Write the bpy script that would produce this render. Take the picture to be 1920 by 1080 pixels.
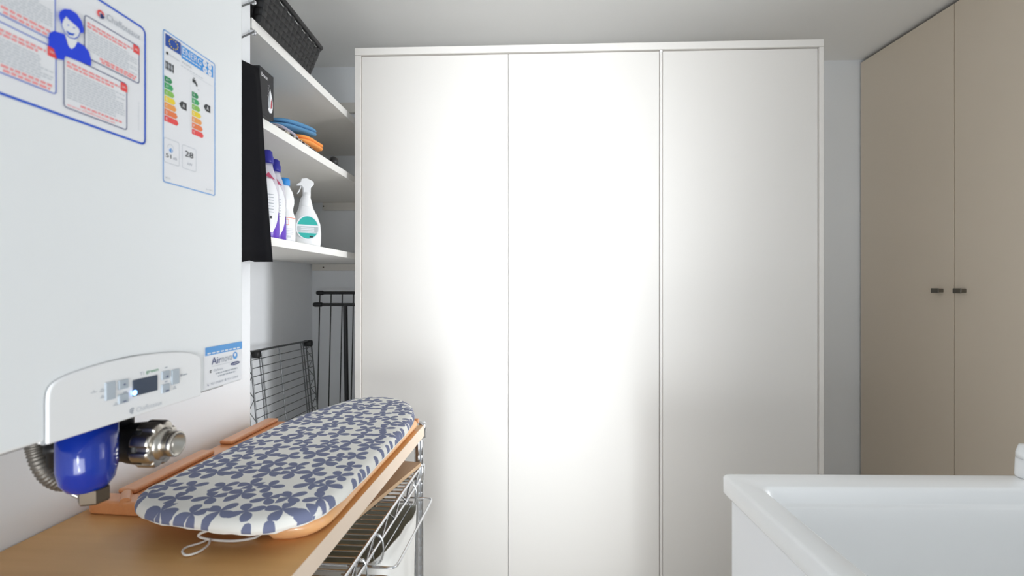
import bpy, bmesh, math, random
from mathutils import Vector, Matrix
random.seed(7)
for o in list(bpy.data.objects): bpy.data.objects.remove(o)
SC = bpy.context.scene
COL = SC.collection
H = 1.29                     # eye height of the photographer
F = 910.0                    # focal length in pixels of a 1920 wide frame
CX, CY = 957.0, 537.0        # vanishing point of the room

# ---------------------------------------------------------------- camera
cam = bpy.data.cameras.new('camera'); camo = bpy.data.objects.new('camera', cam); COL.objects.link(camo)
camo.location = (0, 0, H); camo.rotation_euler = (math.pi/2, 0, 0)
cam.sensor_width = 36; cam.lens = F/1920*36
cam.shift_x = 3/1920; cam.shift_y = -3/1920
cam.clip_start = .02
cam.dof.use_dof = True; cam.dof.focus_distance = 1.5; cam.dof.aperture_fstop = 5.0
SC.camera = camo

# ---------------------------------------------------------------- light
W = bpy.data.worlds.new('daylight'); SC.world = W; W.use_nodes = True
bg = W.node_tree.nodes['Background']; bg.inputs[0].default_value = (.88, .95, 1.0, 1); bg.inputs[1].default_value = .62
def area(name, loc, rot, sx, sy, power, spread, colr):
    l = bpy.data.lights.new(name, 'AREA'); l.shape = 'RECTANGLE'; l.size = sx; l.size_y = sy
    l.energy = power; l.spread = math.radians(spread); l.color = colr
    o = bpy.data.objects.new(name, l); COL.objects.link(o); o.location = loc; o.rotation_euler = rot
    return o
# daylight through the glazed door behind the photographer
area('door_daylight', (.09, -2.5, 1.18), (math.pi/2, 0, 0), .60, 2.7, 4.4, 25, (.90, .96, 1.0))
area('ground_bounce', (.15, -1.8, .55), (math.radians(90+24), 0, 0), .6, .8, 2.3, 34, (.95, .98, 1.0))
area('right_fill', (1.80, .80, 1.2), (math.radians(90), 0, math.radians(80)), .9, 1.7, 2.2, 130, (.96, .98, 1.0))  # fill light added out of view on the right, for boiler and niche
area('niche_fill', (1.84, 1.05, 1.15), (math.radians(90), 0, math.radians(73)), .45, 1.6, 5.0, 56, (.96, .98, 1.0))  # light added out of view to brighten the niche, not an actual window
area('low_fill', (-.1, -1.3, .7), (math.radians(103), 0, math.radians(6)), 1.4, 1.0, 11.5, 120, (.94, .975, 1.0))  # unseen low fill added behind the camera to lift the ambient level
SC.cycles.diffuse_bounces = 10; SC.cycles.max_bounces = 14
SC.view_settings.view_transform = 'Standard'; SC.view_settings.look = 'None'
SC.view_settings.exposure = 0.13; SC.view_settings.gamma = 1
SC.view_settings.use_curve_mapping = False

# ---------------------------------------------------------------- helpers
def V(*a): return Vector(a)
def on_h(px, py, z):
    """point of the horizontal plane z (relative to the eye) seen at a pixel"""
    d = z*F/(CY-py); return Vector(((px-CX)/F*d, d, z+H))
def on_v(px, py, c, k=0.0):
    """point of the upright plane x = c + k*y seen at a pixel"""
    d = c/((px-CX)/F-k); return Vector((c+k*d, d, (CY-py)/F*d+H))
def on_d(px, py, d):
    return Vector(((px-CX)/F*d, d, (CY-py)/F*d+H))

def mat(name, col=(.8,.8,.8), rough=.5, metal=0, emit=None, es=1, trans=0, alpha=1, bump=None, var=None, coat=0, spec=None):
    m = bpy.data.materials.new(name); m.use_nodes = True
    nt = m.node_tree; b = nt.nodes['Principled BSDF']
    b.inputs['Base Color'].default_value = (*col, 1); b.inputs['Roughness'].default_value = rough
    b.inputs['Metallic'].default_value = metal
    b.inputs['Transmission Weight'].default_value = trans
    b.inputs['Alpha'].default_value = alpha
    b.inputs['Coat Weight'].default_value = coat
    if spec is not None: b.inputs['Specular IOR Level'].default_value = spec
    if emit: b.inputs['Emission Color'].default_value = (*emit, 1); b.inputs['Emission Strength'].default_value = es
    tc = nt.nodes.new('ShaderNodeTexCoord')
    if var:      # (second colour, scale xyz, contrast)
        c2, sc, lo, hi = var
        mp = nt.nodes.new('ShaderNodeMapping'); mp.inputs['Scale'].default_value = sc
        n = nt.nodes.new('ShaderNodeTexNoise'); n.inputs['Scale'].default_value = 1; n.inputs['Detail'].default_value = 6; n.inputs['Roughness'].default_value = .6
        r = nt.nodes.new('ShaderNodeValToRGB'); r.color_ramp.elements[0].position = lo; r.color_ramp.elements[1].position = hi
        r.color_ramp.elements[0].color = (*col, 1); r.color_ramp.elements[1].color = (*c2, 1)
        nt.links.new(tc.outputs['Object'], mp.inputs[0]); nt.links.new(mp.outputs[0], n.inputs[0])
        nt.links.new(n.outputs[0], r.inputs[0]); nt.links.new(r.outputs[0], b.inputs['Base Color'])
    if bump:     # (scale, strength, distance)
        n = nt.nodes.new('ShaderNodeTexNoise'); n.inputs['Scale'].default_value = bump[0]; n.inputs['Detail'].default_value = 4
        bp = nt.nodes.new('ShaderNodeBump'); bp.inputs['Strength'].default_value = bump[1]; bp.inputs['Distance'].default_value = bump[2]
        nt.links.new(tc.outputs['Object'], n.inputs[0]); nt.links.new(n.outputs[0], bp.inputs['Height'])
        nt.links.new(bp.outputs[0], b.inputs['Normal'])
    return m

class MB:
    def __init__(s): s.v = []; s.f = []; s.m = []; s.sm = []
    def add(s, vs, fs, mi=0, smooth=False):
        o = len(s.v); s.v += [Vector(p) for p in vs]
        for f in fs: s.f.append([i+o for i in f]); s.m.append(mi); s.sm.append(smooth)
        return s
    def box(s, a, b, mi=0, M=None):
        x0,y0,z0 = a; x1,y1,z1 = b
        vs = [V(x,y,z) for z in (z0,z1) for y in (y0,y1) for x in (x0,x1)]
        if M: vs = [M@p for p in vs]
        return s.add(vs, [(0,2,3,1),(4,5,7,6),(0,1,5,4),(2,6,7,3),(0,4,6,2),(1,3,7,5)], mi)
    def hexa(s, p, mi=0):   # bottom ring of four, top ring of four
        return s.add(p, [(3,2,1,0),(4,5,6,7),(0,1,5,4),(1,2,6,5),(2,3,7,6),(3,0,4,7)], mi)
    def prism(s, poly, d, mi=0, smooth=False):   # poly: 3-D points, d: extrusion
        n = len(poly); d = Vector(d); vs = [Vector(p) for p in poly]; vs = vs+[p+d for p in vs]
        s.add(vs, [tuple(range(n-1,-1,-1)), tuple(range(n,2*n))]+[(i,(i+1)%n,n+(i+1)%n,n+i) for i in range(n)], mi, smooth)
        return s
    def tube(s, pts, r, seg=8, mi=0, closed=False, caps=True):
        pts = [Vector(p) for p in pts]; n = len(pts)
        rr = r if isinstance(r, (list,tuple)) else [r]*n
        up = None; rings = []
        for i in range(n):
            if closed: t = (pts[(i+1)%n]-pts[i-1])
            else: t = pts[min(i+1,n-1)]-pts[max(i-1,0)]
            t.normalize()
            if up is None:
                up = V(0,0,1) if abs(t.z) < .9 else V(1,0,0)
            up = (up - t*up.dot(t)).normalized(); sd = t.cross(up)
            rings.append([pts[i]+(up*math.cos(a)+sd*math.sin(a))*rr[i] for a in [2*math.pi*j/seg for j in range(seg)]])
        vs = [p for q in rings for p in q]; fs = []
        m = n if closed else n-1
        for i in range(m):
            a = i*seg; b = ((i+1)%n)*seg
            for j in range(seg): fs.append((a+j, a+(j+1)%seg, b+(j+1)%seg, b+j))
        s.add(vs, fs, mi, True)
        if caps and not closed:
            s.add(rings[0], [tuple(range(seg))], mi); s.add(rings[-1], [tuple(range(seg-1,-1,-1))], mi)
        return s
    def lathe(s, prof, o, axis='z', seg=32, mi=0, sx=1, sy=1, smooth=True, M=None, a0=0):
        """prof: (radius, height)"""
        vs = []; fs = []; n = len(prof)
        for r, h in prof:
            for j in range(seg):
                a = a0+2*math.pi*j/seg; p = V(r*math.cos(a)*sx, r*math.sin(a)*sy, h)
                if axis == 'x': p = V(p.z, p.x, p.y)
                if axis == 'y': p = V(p.x, p.z, p.y)
                if M: p = M@p
                vs.append(p+Vector(o))
        for i in range(n-1):
            for j in range(seg): fs.append((i*seg+j, i*seg+(j+1)%seg, (i+1)*seg+(j+1)%seg, (i+1)*seg+j))
        if prof[0][0] > 1e-6: fs.append(tuple(range(seg-1,-1,-1)))
        if prof[-1][0] > 1e-6: fs.append(tuple((n-1)*seg+j for j in range(seg)))
        return s.add(vs, fs, mi, smooth)
    def text(s, txt, o, xd, yd, height=None, width=None, mi=0, squash=None):
        """flat lettering; o = lower left corner"""
        c = bpy.data.curves.new('t','FONT'); c.body = txt; c.resolution_u = 3
        ob = bpy.data.objects.new('t', c); COL.objects.link(ob)
        dg = bpy.context.evaluated_depsgraph_get(); me = bpy.data.meshes.new_from_object(ob.evaluated_get(dg))
        xs = [v.co.x for v in me.vertices]; ys = [v.co.y for v in me.vertices]
        x0, x1, y0, y1 = min(xs), max(xs), min(ys), max(ys)
        sx = width/(x1-x0) if width else None; sy = height/(y1-y0) if height else None
        sx = sx or sy; sy = sy or sx
        xd = Vector(xd).normalized(); yd = Vector(yd).normalized()
        s.add([Vector(o)+xd*(v.co.x-x0)*sx+yd*(v.co.y-y0)*sy for v in me.vertices], [tuple(p.vertices) for p in me.polygons], mi)
        bpy.data.objects.remove(ob); bpy.data.curves.remove(c); bpy.data.meshes.remove(me)
        return s
    def build(s, name, mats, parent=None, bevel=0, bseg=2, subsurf=0, fix=True, smooth_all=False, angle=None):
        if not isinstance(mats, (list,tuple)): mats = [mats]
        vs = s.v
        if parent is not None:
            Mi = (Matrix.Translation(parent['_l'])@Matrix.Rotation(parent['_r'],4,'Z')).inverted() if '_l' in parent else Matrix()
            vs = [Mi@p for p in vs]; loc = V(0,0,0)
        else:
            lo = [min(p[i] for p in vs) for i in range(3)]; hi = [max(p[i] for p in vs) for i in range(3)]
            loc = V((lo[0]+hi[0])/2, (lo[1]+hi[1])/2, lo[2]); vs = [p-loc for p in vs]
        me = bpy.data.meshes.new(name); me.from_pydata([tuple(p) for p in vs], [], s.f)
        for m in mats: me.materials.append(m)
        for p, mi, sm in zip(me.polygons, s.m, s.sm): p.material_index = mi; p.use_smooth = sm or smooth_all
        if fix:
            bm = bmesh.new(); bm.from_mesh(me); bmesh.ops.recalc_face_normals(bm, faces=bm.faces); bm.to_mesh(me); bm.free()
        o = bpy.data.objects.new(name, me); COL.objects.link(o); o.location = loc
        if parent is not None:
            o.parent = parent
            if '_l' in parent: o['_l'] = parent['_l']; o['_r'] = parent['_r']
        if bevel:
            b = o.modifiers.new('bevel','BEVEL'); b.width = bevel; b.segments = bseg; b.limit_method = 'ANGLE'; b.angle_limit = math.radians(40)
            for p in me.polygons: p.use_smooth = True
            w = o.modifiers.new('wn','WEIGHTED_NORMAL'); w.keep_sharp = True
        if subsurf:
            b = o.modifiers.new('ss','SUBSURF'); b.levels = b.render_levels = subsurf
            for p in me.polygons: p.use_smooth = True
        return o
def thing(name, label, cat, loc=(0,0,0), rot=0, group=None):
    o = bpy.data.objects.new(name, None); COL.objects.link(o); o.location = loc; o.rotation_euler = (0,0,rot)
    o.empty_display_size = .05
    o['_l'] = tuple(loc); o['_r'] = rot
    return tag(o, label, cat, group)
def tag(o, label, cat, group=None):
    o['label'] = label; o['category'] = cat
    if group: o['group'] = group
    return o
def struct(o): o['kind'] = 'structure'; return o
def smooth_path(pts, n=6, closed=False):
    pts = [Vector(p) for p in pts]; out = []; N = len(pts)
    rng = range(N) if closed else range(N-1)
    for i in rng:
        if closed: p0,p1,p2,p3 = pts[i-1],pts[i],pts[(i+1)%N],pts[(i+2)%N]
        else: p0,p1,p2,p3 = pts[max(i-1,0)],pts[i],pts[i+1],pts[min(i+2,N-1)]
        for j in range(n):
            t = j/n
            out.append(.5*((2*p1)+(p2-p0)*t+(2*p0-5*p1+4*p2-p3)*t*t+(3*p1-p0-3*p2+p3)*t**3))
    if not closed: out.append(pts[-1])
    return out
def rotz(a): return Matrix.Rotation(a, 4, 'Z')

# ---------------------------------------------------------------- materials
M_wall = mat('wall_paint', (.845,.865,.89), .75, bump=(60,.06,.002))
M_ceil = mat('ceiling_paint', (.88,.875,.86), .85)
M_floor = mat('floor_tile', (.66,.63,.58), .35, var=((.60,.57,.52),(3,3,3),.4,.6))
M_cab = mat('cabinet_laminate', (.75,.722,.69), .38, coat=.15)
M_cabtrim = mat('cabinet_trim', (.78,.75,.715), .45)
M_ward = mat('wardrobe_laminate', (.73,.64,.525), .45)
M_gap = mat('dark_gap', (.03,.028,.025), .9)
M_shelf = mat('shelf_melamine', (.84,.82,.78), .5)
M_shelfedge = mat('shelf_edge', (.86,.85,.82), .5)
M_batten = mat('batten', (.74,.71,.66), .6)
M_boiler = mat('boiler_enamel', (.875,.90,.915), .28, coat=.2)
M_white = mat('white_plastic', (.88,.89,.90), .3)
M_grey = mat('grey_button', (.46,.52,.58), .4)
M_black = mat('black_plastic', (.012,.012,.013), .4)
M_blackcloth = mat('black_cloth', (.006,.006,.008), .95, bump=(300,.3,.001), spec=.15)
M_chrome = mat('chrome', (.72,.73,.75), .17, 1)
M_post = mat('post_chrome', (.50,.51,.53), .2, 1)
M_handle = mat('dark_nickel', (.20,.185,.16), .35, .9)
M_wire = mat('wire_chrome', (.17,.175,.18), .35, .9)
M_steel = mat('brushed_steel', (.55,.52,.47), .28, 1)
M_brass = mat('dull_brass', (.11,.085,.06), .38, .7)
M_hose = mat('braided_hose', (.17,.155,.135), .42, .6, bump=(700,.3,.0006))
M_blue = mat('blue_filter_bowl', (.002,.026,.30), .14, coat=.5)
M_paper = mat('sticker_paper', (.86,.87,.90), .35)
M_ink = [M_paper,
  mat('print_blue', (.01,.10,.62), .4), mat('print_red', (.85,.07,.07), .4), mat('print_grey', (.42,.45,.50), .5),
  mat('print_lightblue', (.05,.33,.80), .4), mat('print_flagblue', (.01,.07,.38), .4), mat('print_yellow', (.9,.68,.03), .4),
  mat('print_green', (.02,.28,.10), .4), mat('print_midgreen', (.04,.40,.13), .4), mat('print_limegreen', (.26,.55,.10), .4),
  mat('print_orange', (.90,.36,.08), .4), mat('print_deeporange', (.85,.20,.06), .4), mat('print_black', (.03,.035,.04), .4),
  mat('print_royal', (.005,.05,.75), .4), mat('print_pinkred', (.90,.32,.32), .5), mat('print_lightgrey', (.62,.65,.69), .5),
  mat('print_skygloss', (.10,.35,.75), .3), mat('print_teal', (.03,.45,.40), .4), mat('print_navy', (.02,.04,.18), .4)]
PAPER,BLUE,RED,GREY,LBLUE,FLAG,YEL,GREEN,MGREEN,LGREEN,ORG,DORG,BLK,ROYAL,PINK,LGREY,SKY,TEAL,NAVY = range(19)
M_beech = mat('worktop_beech', (.70,.41,.165), .38, var=((.64,.365,.14),(3,40,40),.35,.7))
M_edge = mat('worktop_edge', (.86,.70,.56), .5)
M_ply = mat('plywood', (.58,.40,.25), .55, var=((.50,.33,.19),(30,4,30),.35,.7))
M_tray = mat('orange_wood', (.70,.31,.13), .3, var=((.60,.24,.09),(40,5,40),.35,.7), coat=.3)
M_bag = mat('white_cotton', (.84,.83,.80), .9, bump=(400,.3,.001))
M_baglining = mat('grey_green_cotton', (.70,.70,.61), .9)
M_cord = mat('white_cord', (.82,.80,.76), .8)
M_sink = mat('sink_resin', (.90,.91,.915), .22, coat=.2)
M_sinkcab = mat('sink_cabinet', (.92,.93,.95), .45)

# ---------------------------------------------------------------- room shell
KL = .0629; CL = -.8043                  # left wall  x = CL + KL*y
YC = 1.3448; XC = CL+KL*YC               # its free corner, where the shelf niche starts
def shelf_x(y): return XC+.033*(y-YC)
def niche_x(y): return -1.096+.033*(y-2.68)
def back_y(x): return 2.651-.030*x
CEIL = 1.21+H
def slab(name, p, q, thick, z0, z1, m):  # upright wall slab from p to q, thickness on its right hand side
    p = Vector((*p,0)); q = Vector((*q,0)); d = (q-p).normalized(); n = V(d.y,-d.x,0)*thick
    b = MB(); b.hexa([p+V(0,0,z0), q+V(0,0,z0), q+n+V(0,0,z0), p+n+V(0,0,z0), p+V(0,0,z1), q+V(0,0,z1), q+n+V(0,0,z1), p+n+V(0,0,z1)])
    return struct(b.build(name, m))
b = MB(); b.box((-1.6,-1.4,-.1),(2.3,3.1,0)); struct(b.build('floor', M_floor))
b = MB(); b.box((-1.6,-1.4,CEIL),(2.3,3.1,CEIL+.1)); struct(b.build('ceiling', M_ceil))
# left wall with the niche return, one mesh
b = MB(); y0 = -1.4
A = [(CL+KL*y0,y0),(XC,YC),(niche_x(YC),YC),(niche_x(back_y(-1.1)),back_y(-1.1)+.02),(-1.35,back_y(-1.1)+.02),(-1.35,y0)]
b.prism([V(x,y,0) for x,y in A],(0,0,CEIL)); struct(b.build('wall_left', M_wall, bevel=.003))
slab('wall_back', (2.1,back_y(2.1)), (-1.35,back_y(-1.35)), -.12, 0, CEIL, M_wall) if False else None
b = MB(); b.hexa([V(-1.35,back_y(-1.35),0),V(2.2,back_y(2.2),0),V(2.2,2.85,0),V(-1.35,2.85,0),V(-1.35,back_y(-1.35),CEIL),V(2.2,back_y(2.2),CEIL),V(2.2,2.85,CEIL),V(-1.35,2.85,CEIL)])
struct(b.build('wall_back', M_wall))
b = MB(); b.box((2.12,-1.4,0),(2.24,2.62,CEIL)); struct(b.build('wall_right', M_wall))

# ---------------------------------------------------------------- built-in wardrobe on the right
WX = 1.865
t = thing('wardrobe', 'tall beige built-in wardrobe with two flat doors on the right, reaching the ceiling', 'wardrobe', (WX+.13,1.95,0))
b = MB(); b.box((WX+.022,1.30,.0),(2.115,2.585,CEIL-.012)); b.build('carcass', M_gap, t)
SEAM = 2.04
hz = H-.018
for y0_,y1_,hy in ((SEAM+.002,2.585,2.106),(1.488,SEAM-.002,2.001)):
    b = MB(); b.box((WX,y0_,.06),(WX+.02,y1_,CEIL-.02)); d = b.build('door', M_ward, t, bevel=.0015)
    b = MB(); b.box((WX-.022,hy-.016,hz-.008),(WX+.002,hy+.016,hz+.008)); b.box((WX-.026,hy-.019,hz-.010),(WX-.02,hy+.019,hz+.010))
    h = b.build('handle', M_handle, d, bevel=.002)
b = MB(); b.box((WX,1.30,.06),(WX+.02,1.484,CEIL-.02)); b.build('side_panel', M_ward, t, bevel=.0015)

# ---------------------------------------------------------------- large white cabinet in the middle
pL = V(-.658,2.05,0); pR = V(1.276,1.975,0); d = (pR-pL); wid = d.length; ang = math.atan2(d.y,d.x)
Mc = Matrix.Translation(pL)@rotz(ang); top = 1.007+H
t = thing('white_cabinet', 'tall wide white three-panel cabinet standing free in the centre of the back wall', 'cabinet', tuple((pL+pR)/2), ang)
b = MB(); b.box((.004,.028,.0),(wid-.004,.54,top-.004),0,Mc); b.build('carcass', M_cab, t)
b = MB(); b.box((0,0,0),(.026,.03,top-.0305),0,Mc); b.build('side_stile', M_cabtrim, t, bevel=.002)
b = MB(); b.box((wid-.018,0,0),(wid,.03,top-.0305),0,Mc); b.build('side_stile', M_cabtrim, t, bevel=.002)
b = MB(); b.box((0,-.001,top-.03),(wid,.545,top),0,Mc); b.build('top_rail', M_cabtrim, t, bevel=.002)
def cab_s(px):   # distance along the front seen at a pixel column
    k = (px-CX)/F; tt = (pL.x-k*pL.y)/(k*d.y-d.x); return tt*wid
s1, s2 = cab_s(953), cab_s(1240)
for i,(a_,b_) in enumerate(((.028,s1-.001),(s1+.001,s2-.006),(s2+.008,wid-.020))):
    b = MB(); b.box((a_,.008,.03),(b_,.026,top-.034),0,Mc); b.build('door', M_cab, t, bevel=.0015)
b = MB(); b.box((s2-.0045,.003,.03),(s2+.0055,.026,top-.034),0,Mc); b.build('divider_strip', M_cabtrim, t, bevel=.002)
b = MB(); b.box((s2-.006,.0,top-.042),(s2+.005,.01,top-.031),0,Mc); b.build('door_catch', M_white, t, bevel=.002)

# ---------------------------------------------------------------- shelves in the niche
Z1, Z2, Z3 = .748+H, .488+H, .147+H
YB = 2.64
labs = ('white melamine wall shelf nearest the ceiling, under the black basket', 'white wall shelf in the middle, carrying the blue and orange cloths', 'lowest white wall shelf, carrying the cleaning bottles')
for z, th, lab in ((Z1,.028,labs[0]),(Z2,.027,labs[1]),(Z3,.024,labs[2])):
    ye = back_y(-.9)-.002; t = thing('wall_shelf', lab, 'shelf', (-.88,2.0,z-th), 0, 'shelves in the wall niche')
    b = MB(); ys = YC+.006
    P = [(niche_x(ys)+.003,ys),(shelf_x(ys)-.003,ys),(shelf_x(ye)-.003,ye),(niche_x(ye)+.003,ye)]
    b.prism([V(x,y,z-th) for x,y in P],(0,0,th)); b.build('panel', M_shelf, t)
    b = MB(); b.hexa([V(shelf_x(y_)-dx,y_,zz) for zz in (z-th-.0005,z+.0005) for y_,dx in ((ys,.003),(ys,0),(ye,0),(ye,.003))]); b.build('edge_strip', M_shelfedge, t)
for z, h, x1, lab in ((Z1+.26,.055,-.72,'pale wooden batten on back wall above the top shelf'),(Z2-.027,.042,-.70,'pale wooden batten under the middle shelf'),(Z3-.024,.036,-.66,'pale wooden batten under the lowest shelf')):
    x0 = niche_x(2.6)+.01 if z < H+.3 else -1.03
    b = MB(); yb = back_y(-.9)-.004
    zt = z-.001
    b.hexa([V(x0,back_y(x0)-.022,zt-h),V(x1,back_y(x1)-.022,zt-h),V(x1,back_y(x1)-.001,zt-h),V(x0,back_y(x0)-.001,zt-h),V(x0,back_y(x0)-.022,zt),V(x1,back_y(x1)-.022,zt),V(x1,back_y(x1)-.001,zt),V(x0,back_y(x0)-.001,zt)])
    t = thing('shelf_batten', lab, 'batten', (-.85,2.66,zt-h), 0, 'shelf battens on the back wall')
    b.build('strip', M_batten, t, bevel=.0015)
    if z < H+.6:
        p = on_d(606, 0, back_y(-.9)-.022); s = MB(); s.lathe([(0,0),(.004,0),(.004,.002),(0,.002)], V(p.x,back_y(p.x)-.0245,zt-h*.5), 'y', 12); s.build('screw', M_brass, t)

# chrome double rail at the corner of the wall
t = thing('wall_stay', 'two short steel wire stays on screw eyes at the wall corner above the black apron', 'bracket', (XC-.01,YC-.1,Z1-.15))
for zz in (.785,.702):
    z = zz+H; x = XC+.004
    b = MB(); b.tube([V(CL+KL*(YC-.16)+.006,YC-.16,z-.125),V(x+.008,YC-.006,z)], .0024, 8)
    b.build('rod', M_wire, t)
    b = MB(); b.lathe([(0,-.003),(.007,-.002),(.007,.002),(.004,.004),(0,.004)], V(x+.006,YC-.002,z), 'y', 16); b.tube([V(x-.012,YC-.010,z),V(x+.008,YC-.010,z)],.003,8)
    b.build('screw_eye', M_chrome, t)

# black apron hanging on the wall corner
b = MB(); rows = []; NZ = 16
def wx(y): return CL+KL*y
for i in range(NZ+1):
    f = i/NZ
    zt = .635-.022*0; zb = .066
    ring = []
    for j in range(14):
        g = j/13; y = 1.02+(YC+.012-1.02)*g
        ztop = .555+.055*g
        z = ztop+(zb-ztop)*f + .006*f*math.sin(g*9)
        out = .016+.036*f**.8*(.55+.45*g)+.007*math.sin(g*11+f*2)*f
        ring.append(V(wx(y)+out, y, z+H))
    rows.append(ring)
vs = [p for r in rows for p in r]; vb = [V(wx(min(p.y,YC))+.004, p.y, p.z) for p in vs]; n = len(vs)
fs = [(i*14+j,i*14+j+1,(i+1)*14+j+1,(i+1)*14+j) for i in range(NZ) for j in range(13)]
fs += [tuple(n+k for k in reversed(f)) for f in fs]
for j in range(13): fs += [(j,j+1,n+j+1,n+j),(NZ*14+j,n+NZ*14+j,n+NZ*14+j+1,NZ*14+j+1)]
for i in range(NZ): fs += [(i*14,n+i*14,n+(i+1)*14,(i+1)*14),(i*14+13,(i+1)*14+13,n+(i+1)*14+13,n+i*14+13)]
b.add(vs+vb, fs, 0, True)
tag(b.build('black_apron', M_blackcloth), 'black fabric apron hanging at the wall corner beside the boiler', 'apron')

# ---------------------------------------------------------------- basket on the top shelf
def basket():
    y0,y1 = 1.372,1.715; x1 = -.706; x0 = -1.04; z0 = Z1; z1 = .865+H
    t = thing('woven_basket', 'black woven strap basket on the top shelf', 'basket', ((x0+x1)/2,(y0+y1)/2,z0))
    fl = .045
    def wallp(side, u, f):   # u along, f height 0..1
        e = fl*f
        if side == 0: return V(x1+e*.5, y0-e*.1+(y1-y0+e*1.1)*u, z0+(z1-z0)*f)
        if side == 1: return V(x1+e*.5-(x1-x0+e*.6)*u, y1+e, z0+(z1-z0)*f)
        if side == 2: return V(x0-e*.1, y1+e-(y1-y0+e*1.1)*u, z0+(z1-z0)*f)
        return V(x0-e*.1+(x1-x0+e*.6)*u, y0-e*.1, z0+(z1-z0)*f)
    nor = (V(1,0,0),V(0,1,0),V(-1,0,0),V(0,-1,0))
    b = MB()
    for s in range(4):
        nu = 15 if s%2==0 else 13; nv = 6
        for i in range(nu):
            for j in range(nv):
                if j == nv-1 and i%2: continue
                g = 6; vv = []; hor = (i+j)%2 == 0
                for p_ in range(g+1):
                    for q_ in range(g+1):
                        uu, ff = p_/g, q_/g
                        k_ = math.sin(math.pi*(uu if hor else ff)); e_ = 1-abs(2*(ff if hor else uu)-1)**8
                        vv.append(wallp(s,(i+uu)/nu,(j+ff)/nv)+nor[s]*(.0042*k_*e_))
                b.add(vv, [(a_*(g+1)+c_,(a_+1)*(g+1)+c_,(a_+1)*(g+1)+c_+1,a_*(g+1)+c_+1) for a_ in range(g) for c_ in range(g)], 0, True)
    b.box((x0,y0,z0+.001),(x1,y1,z0+.006))
    b.build('woven_side', M_bask, t)
    b = MB(); c = [wallp(0,0,1),wallp(0,1,1),wallp(2,0,1),wallp(2,1,1)]
    b.tube([p+V(0,0,-.006) for p in [c[0]*.5+c[1]*.5, c[1]+V(0,-.01,0), c[1]+V(-.01,0,0), c[2]+V(.01,0,0), c[2]+V(0,-.01,0), c[3]+V(0,.01,0), c[3]+V(.01,0,0), c[0]+V(-.01,0,0), c[0]+V(0,.01,0)]], .0085, 8, closed=True)
    b.build('rim', M_bask, t)
M_bask = mat('black_straps', (.005,.005,.006), .5)
basket()

# ---------------------------------------------------------------- middle shelf: iron carton, cloths, cap
t = thing('iron_carton', 'black cardboard box printed with a steam iron, at the near end of the middle shelf', 'box', (-.85,1.40,Z2))
X = -.701
b = MB(); b.box((X-.29,YC+.012,Z2+.001),(X,1.437,Z2+.131)); b.build('carton', mat('black_card',(.016,.016,.019),.5,spec=.3), t, bevel=.001)
b = MB(); e = X+.0006
def R2(ya,za,yb,zb): return [V(e,ya,za),V(e,yb,za),V(e,yb,zb),V(e,ya,zb)]
zz = Z2
iron = [(1.405,.022),(1.412,.016),(1.425,.020),(1.430,.035),(1.430,.052),(1.426,.066),(1.419,.080),(1.415,.088),(1.410,.074),(1.405,.055),(1.403,.035)]
b.add([V(e,y,zz+z) for y,z in iron],[tuple(range(len(iron)))],0)
iron2 = [(1.417,.030),(1.424,.034),(1.427,.048),(1.422,.062),(1.419,.052)]
b.add([V(e+.0004,y,zz+z) for y,z in iron2],[tuple(range(len(iron2)))],1)
b.add([V(e+.0004,y,zz+z) for y,z in ((1.404,.028),(1.410,.030),(1.413,.060),(1.415,.078),(1.409,.068))],[(0,1,2,3,4)],2)
b.text('Braun', V(e,1.366,zz+.106), (0,1,0),(0,0,1), height=.011, mi=3)
b.text('TexStyle', V(e,1.398,zz+.098), (0,0,-1),(0,1,0), width=.05, mi=4)
b.build('print', [M_paper, mat('iron_red',(.42,.03,.05),.4), mat('iron_grey',(.30,.34,.38),.4), M_paper, mat('carton_greytext',(.30,.30,.32),.5)], t, fix=False)

def folded(name, lab, x0,x1,y0,y1,z0,z1,m,seed,cat='cloth',layers=3,group=None,wav=.006,tilt=0):
    rnd = random.Random(seed); b = MB(); h = (z1-z0)/layers
    for k in range(layers):
        sh = rnd.uniform(-.008,.008); za = z0+h*k; n = 20; ring=[]
        ph = rnd.uniform(0,6)
        rows_ = []
        for (ins,zf) in ((.008,.06),(.001,.3),(0,.55),(.002,.8),(.012,.97),(.05,1.0)):
            r_ = []
            for i in range(n*2):
                a = 2*math.pi*i/(n*2); cx,sx_ = math.cos(a),math.sin(a)
                ex = 5 ; rr = 1/((abs(cx)**ex+abs(sx_)**ex)**(1/ex))
                X_ = (x0+x1)/2+((x1-x0)/2-ins)*rr*cx; Y_ = (y0+y1)/2+((y1-y0)/2-ins)*rr*sx_+sh
                r_.append(V(X_+wav*.4*math.sin(3*a+ph), Y_+wav*.6*math.sin(5*a+ph), za+h*zf+wav*.3*math.sin(a*2+ph+k)*zf*(1 if k==layers-1 else .3)))
            rows_.append(r_)
        N = n*2; vs = [p for r in rows_ for p in r]; fs = [(i*N+j,i*N+(j+1)%N,(i+1)*N+(j+1)%N,(i+1)*N+j) for i in range(len(rows_)-1) for j in range(N)]
        fs += [tuple(range(N-1,-1,-1)), tuple((len(rows_)-1)*N+j for j in range(N))]
        for p in vs: p.z += tilt*max(0,min(1,(p.y-y0)/(y1-y0)))
        b.add(vs, fs, 0, True)
    return tag(b.build(name, m), lab, cat, group)
M_bluecl = mat('blue_microfibre', (.10,.27,.48), .9, bump=(200,.4,.002))
M_orcl = mat('orange_cloth', (.90,.36,.09), .9, bump=(200,.5,.002))
M_patt = mat('patterned_cloth', (.05,.05,.06), .9, var=((.65,.60,.52),(60,60,60),.48,.52))
M_pale = mat('lilac_cloth', (.55,.52,.62), .9, bump=(200,.5,.002))
G_ = 'cloths piled on the middle shelf'
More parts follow.
